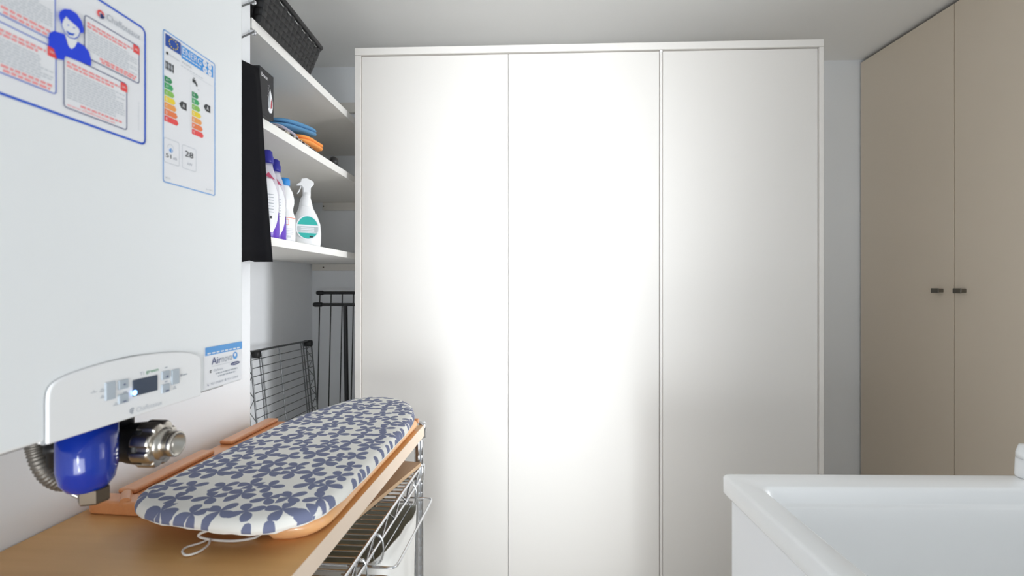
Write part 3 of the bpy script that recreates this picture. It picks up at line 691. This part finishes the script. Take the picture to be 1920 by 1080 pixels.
# control panel: arched, standing 12 mm proud
OFF=.0035
arch=[(90,822),(90,760),(92,736),(102,719),(125,705),(160,692),(200,680),(250,669),(300,662),(340,660),(365,663),(376,669),(378,680),(378,733)]
def PF(px,py,o=OFF): # pixel on the panel's front
    return on_v(px,py,CB+o*math.sqrt(1+KL*KL),KL)
poly=smooth_path([PF(x,y) for x,y in arch[1:-1]],4); poly=[PF(*arch[0])]+poly+[PF(*arch[-1])]; poly[0].z=ZBB-.003; poly[-1].z=ZBB-.003
b=MB(); b.prism([p for p in poly], -nrm*(OFF+.01)); panel=b.build('control_panel', M_white, t, bevel=.0022,bseg=3)
cp=sum(poly,V(0,0,0))/len(poly)
b=MB(); b.prism([V(*(p+(p-cp).normalized()*.0012)) if p.z>ZBB else V(p.x,p.y+(.0008 if p.y>.6 else -.0008),p.z) for p in [q-nrm*(OFF-.0006) for q in poly]], -nrm*.004); b.build('panel_groove_shade', mat('groove_shade_grey',(.30,.31,.32),.6), t)  # grey strip paints in the shadow line of the groove round the panel
def prect(b,xl,xr,yt,yb_,thick,mi=0,o=OFF):
    """rectangle given by its left edge pixels and right edge column"""
    a=PF(xl,yt,o+thick); c=PF(xl,yb_,o+thick); r=PF(xr,500,o+thick); 
    q=[V(a.x,a.y,c.z),V(r.x,r.y,c.z),V(r.x,r.y,a.z),V(a.x,a.y,a.z)]
    b.prism(q,-nrm*(thick+.001),mi)
for args in ((199.6,217.8,718,752),(224,242,714,731.5),(224,242,740.5,758.5),(305,319,697,713),(305,319,722,738),(323.3,337,694,722)):
    b=MB(); prect(b,*args,.002); b.build('button', M_grey, panel, bevel=.0008)
b=MB(); prect(b,250,296,713,744,.0012); b.build('display', mat('lcd',(.05,.07,.11),.15), panel, bevel=.0006)
b=MB(); c=PF(253,736.5,OFF+.0018); b.lathe([(0,-.0006),(.0030,-.0006),(.0030,.0004),(.0012,.0012),(0,.0012)],c,'x',16); b.build('power_light', mat('led',(.6,.75,1),.3,emit=(.15,.38,1),es=5), panel)
b=MB()
def ptext(b,s,px,py,hpx,wpx,mi,off=OFF+.0004,f=PF):
    o=f(px,py,off); top=f(px,py-hpx,off); r=f(px+wpx,500,off); wd=math.hypot(r.x-o.x,r.y-o.y); b.text(s,o,dirB,(0,0,1),height=top.z-o.z,width=wd,mi=mi)
ptext(b,'green',274,702.5,6.5,23,2); ptext(b,'Ti',262,704.5,6,8,1)
ptext(b,'Chaffoteaux',256,773,9,48,0)
c=PF(248,770,OFF+.0004); 
def cyc(b,c,r0,r1,a0,a1,mi,n=20):
    vs=[]; 
    for i in range(n+1):
        a=a0+(a1-a0)*i/n
        for r in (r0,r1): vs.append(c+dirB*math.cos(a)*r+V(0,0,math.sin(a)*r))
    b.add(vs,[(2*i,2*i+1,2*i+3,2*i+2) for i in range(n)],mi)
cyc(b,c,.0022,.0036,.6,5.2,1); cyc(b,c+nrm*.0003,.0,.0016,0,6.3,1)
for px,py,wp,hp in ((170,736,12,5),(187,733,9,7),(188,745,8,6),(212,759,11,6),(324,728,7,6),(338,704,4,4),(343,703,8,2),(309,689.5,5,2),(309,716,5,2),(231,736,7,2)):
    a=PF(px,py,OFF+.0004); r=PF(px+wp,py,OFF+.0004); h=hp*a.y/F
    # small pictograms: ring and bars
    if wp>6 and hp>4:
        cc=(a+r)/2; cyc(b,V(cc.x,cc.y,a.z),h*.25,h*.45,0,math.pi,3); b.add([V(a.x,a.y,a.z-h*.35),V(r.x,r.y,a.z-h*.35),V(r.x,r.y,a.z-h*.15),V(a.x,a.y,a.z-h*.15)],[(0,1,2,3)],3)
    else: b.add([V(a.x,a.y,a.z-h/2),V(r.x,r.y,a.z-h/2),V(r.x,r.y,a.z+h/2),V(a.x,a.y,a.z+h/2)],[(0,1,2,3)],3)
for px,py,s in ((231,721,'+'),(231,751,'-'),(311,706,'+'),(311,731,'-')): ptext(b,s,px,py+3,5 if s=='+' else 1.6,6,4,OFF+.0028)
b.build('lettering', [M_ink[LGREY],M_ink[GREY],M_ink[GREEN],M_ink[GREY],M_ink[NAVY]], panel, fix=False)

# --- stickers on the casing; every mark keeps its place on the sheet
def sheet_quad(b,pts,mi,off): b.add([BF(x,y,0)+nrm*off for x,y in pts],[tuple(range(len(pts)))],mi)
def frame_line(b,pts,wd,mi,off,closed=True):
    P3=[BF(x,y)+nrm*off for x,y in pts]; n=len(P3)
    for i in range(n if closed else n-1):
        p,q=P3[i],P3[(i+1)%n]; d_=(q-p); 
        if d_.length<1e-6: continue
        d_.normalize(); s_=nrm.cross(d_)*wd*.5; e_=d_*wd*.5
        b.add([p-s_-e_,q-s_+e_,q+s_+e_,p+s_-e_],[(0,1,2,3)],mi)
def rrect(y0,z0,y1,z1,r,n=4):
    pts=[]
    for cx_,cz_,a0 in ((y1-r,z1-r,0),(y0+r,z1-r,90),(y0+r,z0+r,180),(y1-r,z0+r,270)):
        for i in range(n+1): a=math.radians(a0+90*i/n); pts.append((cx_+r*math.cos(a),cz_+r*math.sin(a)))
    return pts
# sheet coordinates: s along the wall (m), z height (m, relative to eye)
def SZ(px,py): p=BF(px,py); return p.y,p.z-H
def SP(s,z,off): return V(CB+KL*s,s,z+H)+nrm*off
def spoly(b,pts,mi,off): b.add([SP(s,z,off) for s,z in pts],[tuple(range(len(pts)))],mi)
def sline(b,pts,wd,mi,off):
    n=len(pts)
    for i in range(n):
        p,q=SP(*pts[i],off),SP(*pts[(i+1)%n],off); d_=(q-p)
        if d_.length<1e-6: continue
        d_.normalize(); s_=nrm.cross(d_)*wd*.5; e_=d_*wd*.3
        b.add([p-s_-e_,q-s_+e_,q+s_+e_,p+s_-e_],[(0,1,2,3)],mi)
def words(b,s0,s1,z,h,mi,off,rnd,gap=.35):
    s=s0
    while s<s1:
        w_=min(rnd.uniform(.0025,.007),s1-s)
        if w_<.0008: break
        spoly(b,[(s,z),(s+w_,z),(s+w_,z+h),(s,z+h)],mi,off); s+=w_+h*gap+.0006

# service notice
s1_,zt_=SZ(272,56); _,zb_=SZ(272,272); s0_=.40+.004
s0_=.412; 
b=MB(); spoly(b,rrect(s0_,zb_,s1_,zt_,.006),PAPER,.0004)
sline(b,rrect(s0_+.001,zb_,s1_-.0008,zt_,.006),.0024,BLUE,.0007)
rnd=random.Random(3)
boxes=[]
def bx(px0,px1,pyt,pyb,pxref):
    sa=SZ(px0,100)[0] if px0 is not None else .425; sb=SZ(px1,100)[0]
    zt=SZ(pxref,pyt)[1]; zb=SZ(pxref,pyb)[1]; return sa,sb,zb,zt
TR=bx(157,259,88,157,259); BR=bx(118,236,158,244,236); BL=bx(None,103,92,177,103); TL=bx(None,101.5,-40,78,101.5)
for k,(sa,sb,zb,zt) in enumerate((TR,BR,BL,TL)):
    if k==3: zt=min(zt,zt_-.02)
    pts=rrect(sa,zb,sb,zt,.003); 
    spoly(b,pts,PAPER,.0009); sline(b,pts,.0009,LGREY if False else NAVY if k<2 else BLUE,.0012)
    hgt=zt-zb; z=zt-.006
    for i in range(2): words(b,sa+.003,sb-.010-.008*i,z-.0022,.0022,PINK,.0012,rnd); z-=.0036
    z-=.0012
    while z>zb+.0095: words(b,sa+.003,sb-.003-rnd.choice((0,0,.012)),z-.0013,.0013,LGREY,.0012,rnd); z-=.0026
    if k==1:
        words(b,sa+.018,sb-.006,z-.0032,.0022,PINK,.0012,rnd)
        b.text('www.chaffoteaux.es',SP(sa+.003,zb+.002,.0013),dirB,(0,0,1),height=.0026,width=(sb-sa)*.75,mi=PINK)
    else:
        words(b,sa+.018,sb-.004,z-.0026,.0024,PINK,.0012,rnd); words(b,sa+.02,sb-.006,zb+.0018,.0024,PINK,.0012,rnd)
    if k<3:
        spoly(b,[(sb-.0085,zt-.010),(sb+.0005,zt-.010),(sb+.0005,zt-.003),(sb-.002,zt-.0005),(sb-.0085,zt-.0005)],RED,.0014)
        b.text(('C','B','A')[k] if False else '24h',SP(sb-.007,zt-.0065,.0016),dirB,(0,0,1),height=.0025,width=.005,mi=PAPER)
# telephone operator pictogram between the boxes
def blob(pts,mi,off): spoly(b,[SZ(x,y) for x,y in pts],mi,off)
blob([(88,70),(90,62),(98,58),(118,64),(124,84),(131,91),(138,86),(142,78),(155,86),(164,97),(168,112),(168,124),(120,105),(117,113),(104,110),(98,92),(88,86)],ROYAL,.0018)
blob([(118,63),(126,88),(131,92),(137,88),(142,78),(139,72),(122,66)],PAPER,.0020)
hd=[(110,40),(112,50),(118,62),(126,70),(136,73),(143,69),(147,60),(147,46),(140,32),(128,24),(117,25)]
blob(hd,PAPER,.0022); 
hp_=[SZ(x,y) for x,y in hd]; sline(b,hp_,.0009,BLUE,.0024)
blob([(106,30),(108,22),(116,17),(128,18),(140,26),(149,40),(153,55),(152,62),(147,62),(144,54),(136,46),(124,36),(120,30),(114,38),(112,45),(108,38)],ROYAL,.0026)
blob([(119,57),(128,62),(136,63),(133,67),(124,65)],BLUE,.0026); blob([(122,46),(125,47),(125,49),(122,48)],BLUE,.0026); blob([(133,51),(136,52),(136,54),(133,53)],BLUE,.0026)
c=BF(187,27)+nrm*.0014; cyc(b,c,.0024,.0045,.2,4.2,RED); cyc(b,c+nrm*.0002,.0024,.0045,4.4,6.2,NAVY); cyc(b,c+dirB*.001-V(0,0,.001)+nrm*.0002,0,.0022,0,6.3,NAVY)
o=BF(198,37)+nrm*.0014; r=BF(262,70); b.text('Chaffoteaux',o,dirB,(0,0,1),width=abs(r.y-o.y)*.98,height=.0075,mi=GREY)
o=BF(259,245)+nrm*.0014; b.text('www.chaffoteaux.es',o,(0,0,1),-dirB,width=.035,height=.002,mi=LGREY)
b.build('service_sticker', M_ink, t, fix=False)

# energy label
s0_,ztp=SZ(304.5,52.7); s1_=SZ(402.5,120)[0]; zbt=SZ(300,339.5)[1]; ztp=(ztp+SZ(403,120.5)[1])/2
b=MB(); spoly(b,rrect(s0_,zbt,s1_,ztp,.003),PAPER,.0004); sline(b,rrect(s0_+.0006,zbt+.0006,s1_-.0006,ztp-.0006,.003),.0012,LBLUE,.0007)
Wd_=s1_-s0_; Ht=ztp-zbt
def E(s,tt): return (s0_+Wd_*s, ztp-Ht*tt)      # 0..1 across, 0..1 down
def equad(sa,ta,sb,tb,mi,off=.0008): spoly(b,[E(sa,ta),E(sb,ta),E(sb,tb),E(sa,tb)],mi,off)
def etext(s,sa,tb,hh,ww,mi,off=.0012): b.text(s,SP(*E(sa,tb),off),dirB,(0,0,1),height=hh*Ht,width=ww*Wd_,mi=mi)
equad(.04,.020,.31,.102,FLAG); equad(.322,.028,.955,.116,LBLUE)
for i in range(12):
    a=i*math.pi/6; cs,ct=.175+.075*math.cos(a),.061+.030*math.sin(a); equad(cs-.008,ct-.004,cs+.008,ct+.004,YEL,.0012)
etext('ENERG',.335,.083,.044,.37,PAPER)
for k in range(6): equad(.34+.06*k,.094,.34+.06*k+.046,.102,PAPER,.0012)
for cs,ct,s_ in ((.775,.050,'Y'),(.875,.050,'IJA'),(.775,.096,'IE'),(.875,.096,'IA')):
    cyc(b,SP(*E(cs,ct),.0012),0,.0044,0,6.3,PAPER); b.text(s_,SP(*E(cs-.018,ct+.009),.0015),dirB,(0,0,1),height=.0030,width=.0036,mi=LBLUE)
cyc(b,SP(*E(.07,.145),.001),0,.0020,0,6.3,BLK); etext('Chaffoteaux',.10,.153,.012,.18,GREY)
etext('PIGMA',.33,.150,.014,.18,GREY)
for k in range(8): equad(.31+.055*k,.166,.31+.055*k+.04,.172,LGREY)
equad(.49,.182,.94,.184,LGREY)
for k in range(6): equad(.036+.026*k,.198,.036+.026*k+.017,.255,BLK if k%2 else GREY)
equad(.036,.206,.185,.211,BLK); equad(.036,.240,.185,.245,BLK)
spoly(b,[E(.53,.212),E(.59,.212),E(.595,.222),E(.625,.236),E(.625,.252),E(.60,.252),E(.59,.238),E(.53,.236)],BLK,.0008); equad(.545,.200,.575,.206,BLK); etext('XL',.62,.275,.010,.045,GREY)
cols=(GREEN,MGREEN,LGREEN,YEL,ORG,DORG,RED)
for sx_,w0,inc,t0_,dt in ((.025,.135,.018,.300,.0432),(.52,.130,.017,.303,.0440)):
    for k in range(7):
        ta=t0_+dt*k; tb=ta+.037; se=sx_+w0+inc*k
        spoly(b,[E(sx_,ta),E(se-.03,ta),E(se,(ta+tb)/2),E(se-.03,tb),E(sx_,tb)],cols[k],.0008)
        etext('ABCDEFG'[k] if sx_>.5 else 'AAABCDE'[k],sx_+.02,tb-.008,.018,.028,PAPER)
        if sx_<.5 and k<2: etext('+' if k else '++',sx_+.052,tb-.016,.010,.018 if k else .03,PAPER)
for sa,tc_ in ((.28,.437),(.755,.366)):
    ta=tc_-.026; spoly(b,[E(sa,tc_),E(sa+.045,ta),E(sa+.138,ta),E(sa+.138,ta+.052),E(sa+.045,ta+.052)],BLK,.0008); etext('A',sa+.055,ta+.041,.028,.045,PAPER)
for sa,sb in ((.013,.280),(.335,.600)):
    pts=rrect(E(sa,.866)[0],E(sa,.866)[1],E(sb,.706)[0],E(sb,.706)[1],.003); sline(b,pts,.0007,LGREY,.0008)
cyc(b,SP(*E(.125,.765),.001),.0050,.0056,0,math.pi,LGREY); spoly(b,[E(.095,.778),E(.135,.760),E(.135,.796)],SKY,.0012); cyc(b,SP(*E(.135,.778),.001),.0020,.0028,-1,1,LBLUE)
etext('51',.045,.832,.026,.090,BLK); etext('dB',.165,.832,.016,.07,GREY); etext('28',.385,.780,.040,.155,BLK); etext('kW',.43,.835,.018,.09,GREY)
etext('2015',.03,.972,.010,.09,GREY); etext('811/2013',.80,.972,.010,.14,GREY)
equad(.487,.22,.490,.594,LGREY)
b.build('energy_label', M_ink, t, fix=False)

# installer sticker
sa,zta=SZ(386.5,656); sb,_=SZ(453,636); ztb=SZ(453,636)[1]; zba=SZ(383,731)[1]
ztt=(zta+ztb)/2; saL=SZ(381.5,700)[0]
b=MB(); spoly(b,[(saL,zba),(sb,zba),(sb,ztt),(saL,ztt)],PAPER,.0005)
s0_,ztp,Wd_,Ht=saL,ztt,sb-saL,ztt-zba
equad(0.03,0,1,.20,SKY); 
for k in range(8): equad(.08+.11*k,.14,.08+.11*k+.08,.17,PAPER,.001)
etext('Air',.18,.44,.17,.24,NAVY); etext('nova',.43,.44,.125,.28,GREY)
cyc(b,SP(*E(.80,.34),.001),0,.0058,0,6.3,SKY); cyc(b,SP(*E(.79,.32),.0013),0,.0026,0,6.3,PAPER)
equad(.20,.48,.74,.492,LGREY)
pts=[]; cs,ct=.80,.545
for i in range(20): a=i*math.pi/10; pts.append(E(cs+.13*math.cos(a),ct+.045*math.sin(a)-.02*math.cos(a)*0))
spoly(b,pts,NAVY,.001); etext('SAMSUNG',.71,.562,.035,.18,PAPER)
cyc(b,SP(*E(.16,.60),.001),.0007,.0022,.6,5.4,BLK); etext('Chaffoteaux',.23,.62,.06,.24,GREY)
for z_,a_,b_ in ((.70,.28,.86),(.775,.34,.80)): words(b,E(a_,0)[0],E(b_,0)[0],E(0,z_)[1],.0020,GREY,.001,rnd)
cyc(b,SP(*E(.10,.90),.001),.001,.0018,2.5,5.5,NAVY); etext('951 370860',.16,.93,.05,.30,GREY); etext('951 330860',.58,.93,.05,.30,GREY); equad(.52,.87,.545,.93,GREY,.001)
b.build('installer_sticker', M_ink, t, fix=False)

# ---------------------------------------------------------------- plumbing below the boiler
bc = on_d(164,860,.60)
t = thing('water_filter', 'translucent blue water filter bowl with brass nut hanging below the boiler', 'water filter', (bc.x,bc.y,-.285+H))
k=.60/F
b=MB(); r=46*k; zt_=ZBB-.006; zbm=H-.2545
b.lathe([(0,zbm),(r*.35,zbm+.0006),(r*.68,zbm+.006),(r*.90,zbm+.016),(r,zbm+.032),(r*1.0,zt_)],(bc.x,bc.y,0),'z',48); b.build('bowl', M_blue, t)
b=MB(); b.lathe([(.0150,zbm-.011),(.0165,zbm-.009),(.0165,zbm+.006),(.010,zbm+.008)],(bc.x+.008,bc.y,0),'z',6,smooth=False,a0=.3); b.build('drain_nut', M_brass, t)
b=MB(); b.tube([V(bc.x-r*.45,bc.y-.0,zbm+.004),V(bc.x-r*.62,bc.y,zbm-.003),V(bc.x-.004,bc.y,zbm-.009)],.0022,8); b.build('clip', M_steel, t)

mc = on_d(250,830,.672); k=.672/F
t = thing('magnetic_filter', 'black cylindrical pipe filter with steel union nut, right of the blue filter bowl', 'pipe filter', (mc.x,mc.y,mc.z-.04))
def xx(px): return (px-CX)*k-mc.x
Mt = Matrix.Rotation(math.radians(1.5),4,'Y')
b=MB(); R=37*k; b.lathe([(0,xx(180)),(R*.9,xx(180)),(R*.94,xx(184)),(R*.94,xx(244)),(R*1.0,xx(250)),(R*1.05,xx(268)),(R*1.08,xx(284)),(R*.9,xx(285))],mc,'x',40,M=Mt); b.build('body', M_black, t, bevel=0)
b=MB(); R2_=42*k
star=[]
for i in range(8):
    for g,rq in ((-.40,.90),(-.30,1.0),(-.1,1.03),(.1,1.03),(.30,1.0),(.40,.90)): a=(i+.5)*math.pi/4+g*math.pi/4*1.0; star.append((R2_*rq*math.cos(a),R2_*rq*math.sin(a)))
def ring_x(sc,x_): return [mc+(Mt@V(x_,p_*sc,q_*sc)) for p_,q_ in star]
st=[ring_x(.93,xx(272)),ring_x(1,xx(274)),ring_x(1,xx(301)),ring_x(.93,xx(306)),ring_x(.72,xx(308))]; ns=len(star)
b.add([p for r_ in st for p in r_],[(i*ns+j,i*ns+(j+1)%ns,(i+1)*ns+(j+1)%ns,(i+1)*ns+j) for i in range(4) for j in range(ns)]+[tuple(range(ns)),tuple(4*ns+j for j in range(ns))])
b.build('union_nut', M_steel, t, bevel=.001)
b=MB(); b.lathe([(R2_*.72,xx(300)),(R2_*.72,xx(308)),(R2_*.60,xx(312)),(R2_*.53,xx(315)),(R2_*.53,xx(322)),(R2_*.56,xx(323)),(R2_*.56,xx(333)),(R2_*.53,xx(334)),(R2_*.44,xx(334)),(R2_*.43,xx(318)),(0,xx(317))],mc,'x',40,M=Mt); b.build('outlet', M_steel, t)
b=MB(); cyl=MB(); n=14; vs=[]; fs=[]
rl=R*.94+.0006
# round paper label wrapped on the lower front of the body
a0=math.radians(199); 
def onbody(sx_,arc):  # sx_: along x (m), arc: metres round the body
    a=a0+arc/rl; p=V(sx_,math.sin(a)*0,0); p=V(sx_,rl*math.cos(a),rl*math.sin(a)); return (Mt@p)+mc
cs_=xx(226); rad=.0130
ring=[onbody(cs_,0)]
for q in (.35,.7,1):
    ring+=[onbody(cs_+rad*q*math.cos(g),rad*q*math.sin(g)) for g in [2*math.pi*i/24 for i in range(24)]]
fs=[(0,1+i,1+(i+1)%24) for i in range(24)]
for q in (0,1):
    fs+=[(1+24*q+i,1+24*(q+1)+i,1+24*(q+1)+(i+1)%24,1+24*q+(i+1)%24) for i in range(24)]
b.add(ring,fs,0,True)
def btext(s,sx_,arc,h_,w_):
    tm=MB(); tm.text(s,(0,0,0),(1,0,0),(0,1,0),height=h_,width=w_)
    rl_=rl+.0005
    for i,p in enumerate(tm.v):
        # lettering runs round the body
        a=a0+(arc+(p.x))/rl_; tm.v[i]=(Mt@V(sx_+p.y,rl_*math.cos(a),rl_*math.sin(a)))+mc
    b.add(tm.v,tm.f,1)
btext('PRO',cs_-.010,-.010,.006,.020); btext('MAG',cs_+.001,-.008,.0045,.014)
b.build('round_label', [M_paper,M_ink[BLK]], t, fix=False)
b=MB(); q=on_d(232,800,.672); b.lathe([(.012,q.z-.006),(.012,ZBB-.006)],(q.x,q.y,0),'z',20); b.build('riser', M_black, t)

# small black valve behind the blue bowl and the braided hose
q=on_d(108,842,.62)
t = thing('stop_valve', 'small black valve half hidden behind the blue filter bowl', 'valve', (q.x,q.y,q.z-.02))
b=MB(); b.lathe([(.008,-.022),(.011,-.02),(.011,-.004),(.014,-.003),(.014,.006),(.010,.008),(.010,ZBB-.006-q.z)],q,'z',16); b.build('body', M_black, t)
b=MB(); b.box((q.x-.022,q.y-.006,q.z+.010),(q.x+.004,q.y+.006,q.z+.018)); b.build('lever', M_black, t, bevel=.002)
hs=[on_d(64,800,.62),on_d(66,828,.62),on_d(70,850,.62),on_d(80,876,.62),on_d(96,896,.625),on_d(118,905,.635),on_d(140,900,.65)]
hs[0].z=ZBB-.004
pth=smooth_path(hs,12); b=MB(); rr=[.0105+.0009*math.sin(i*2.1) for i in range(len(pth))]; b.tube(pth,rr,16)
tag(b.build('braided_hose', M_hose), 'curved grey braided hose leaving the boiler left of the blue filter', 'hose')

# ---------------------------------------------------------------- laundry sink
ZS=-.40+H; ks=math.radians(.7)
So=V(.4520,1.040,0); su=V(math.cos(ks),-math.sin(ks),0); sv=V(-math.sin(ks)*-1,math.cos(ks),0)*-1   # su to the right, sv towards the camera
sv=V(-math.sin(ks),-math.cos(ks),0)
def S3(a,b_,z): p=So+su*a+sv*b_; return V(p.x,p.y,z)
t = thing('laundry_sink', 'white laundry sink with thick rim and sloping basin, on a white cabinet at the right', 'sink', tuple(S3(.37,.28,0)), -ks)
LX,LY=.80,.56
b=MB()
# ring loops (a0,b0,a1,b1,z,r)
loops=[(.018,.018,LX-.018,LY-.018,ZS-.040,.006),(0.002,0.002,LX-.002,LY-.002,ZS-.040,.01),(0,0,LX,LY,ZS-.036,.012),(0,0,LX,LY,ZS-.005,.012),(.003,.003,LX-.003,LY-.003,ZS-.001,.012),(.008,.008,LX-.008,LY-.008,ZS,.012),
 (.044,.066,LX-.044,LY-.06,ZS,.022),(.048,.070,LX-.048,LY-.064,ZS-.002,.022),(.051,.073,LX-.051,LY-.067,ZS-.007,.022),(.056,.078,LX-.056,LY-.072,ZS-.028,.022),(.058,.080,LX-.058,LY-.074,ZS-.0305,.022),(.064,.086,LX-.064,LY-.078,ZS-.032,.022),(.067,.090,LX-.067,LY-.080,ZS-.036,.022),(.085,.150,LX-.085,LY-.10,ZS-.22,.04),(.11,.18,LX-.11,LY-.13,ZS-.25,.05),(.30,.26,LX-.30,LY-.20,ZS-.255,.02)]
vs=[];n=None
for a0,b0,a1,b1,z,r in loops:
    pts=rrect(a0,b0,a1,b1,r,5); n=len(pts); vs+=[S3(p[0],p[1],z) for p in pts]
fs=[(i*n+j,i*n+(j+1)%n,(i+1)*n+(j+1)%n,(i+1)*n+j) for i in range(len(loops)-1) for j in range(n)]; fs.append(tuple((len(loops)-1)*n+j for j in range(n)))
b.add(vs,fs,0,True); b.build('basin', M_sink, t)
b=MB()
def cabbox(a0,b0,a1,b1,z0,z1): b.prism([S3(a0,b0,z0),S3(a1,b0,z0),S3(a1,b1,z0),S3(a0,b1,z0)],(0,0,z1-z0))
cabbox(.018,.020,.034,LY-.03,.06,ZS-.041); b.build('side_panel', M_sinkcab, t, bevel=.001)
b=MB(); cabbox(LX-.034,.020,LX-.018,LY-.03,.06,ZS-.041); b.build('side_panel', M_sinkcab, t, bevel=.001)
b=MB(); cabbox(.035,.020,LX-.035,.030,.06,ZS-.041); b.build('back_panel', M_sinkcab, t)
b=MB(); cabbox(.018,LY-.029,LX-.018,LY-.012,.06,ZS-.041); b.build('door', M_sinkcab, t, bevel=.001)
b=MB(); cabbox(.03,.04,LX-.03,LY-.05,0,.0595); b.build('plinth', M_sinkcab, t)
b=MB(); cabbox(.0125,.022,.0165,LY-.03,.06,ZS-.046); b.build('cladding', M_sinkcab, t, bevel=.001)
for px,py in ((1574,969),(1589,983)):
    p=on_h(px,py,-.455); 
# white plastic bottle at the right end of the rim
q=on_d(1929,890,1.012)
t = thing('white_dispenser', 'white plastic dispenser cut by the right edge, standing on the back rim of the sink', 'dispenser', (q.x,1.0,ZS))
x0=q.x; y0_=1.012
b=MB(); b.lathe([(.020,.001),(.0215,.004),(.0200,.040)],(x0,y0_,ZS),'z',24); b.build('body', M_white, t)
b=MB(); b.lathe([(.0197,.041),(.0197,.052),(.0150,.068),(0,.070)],(x0,y0_,ZS),'z',24); b.build('lid', M_white, t)
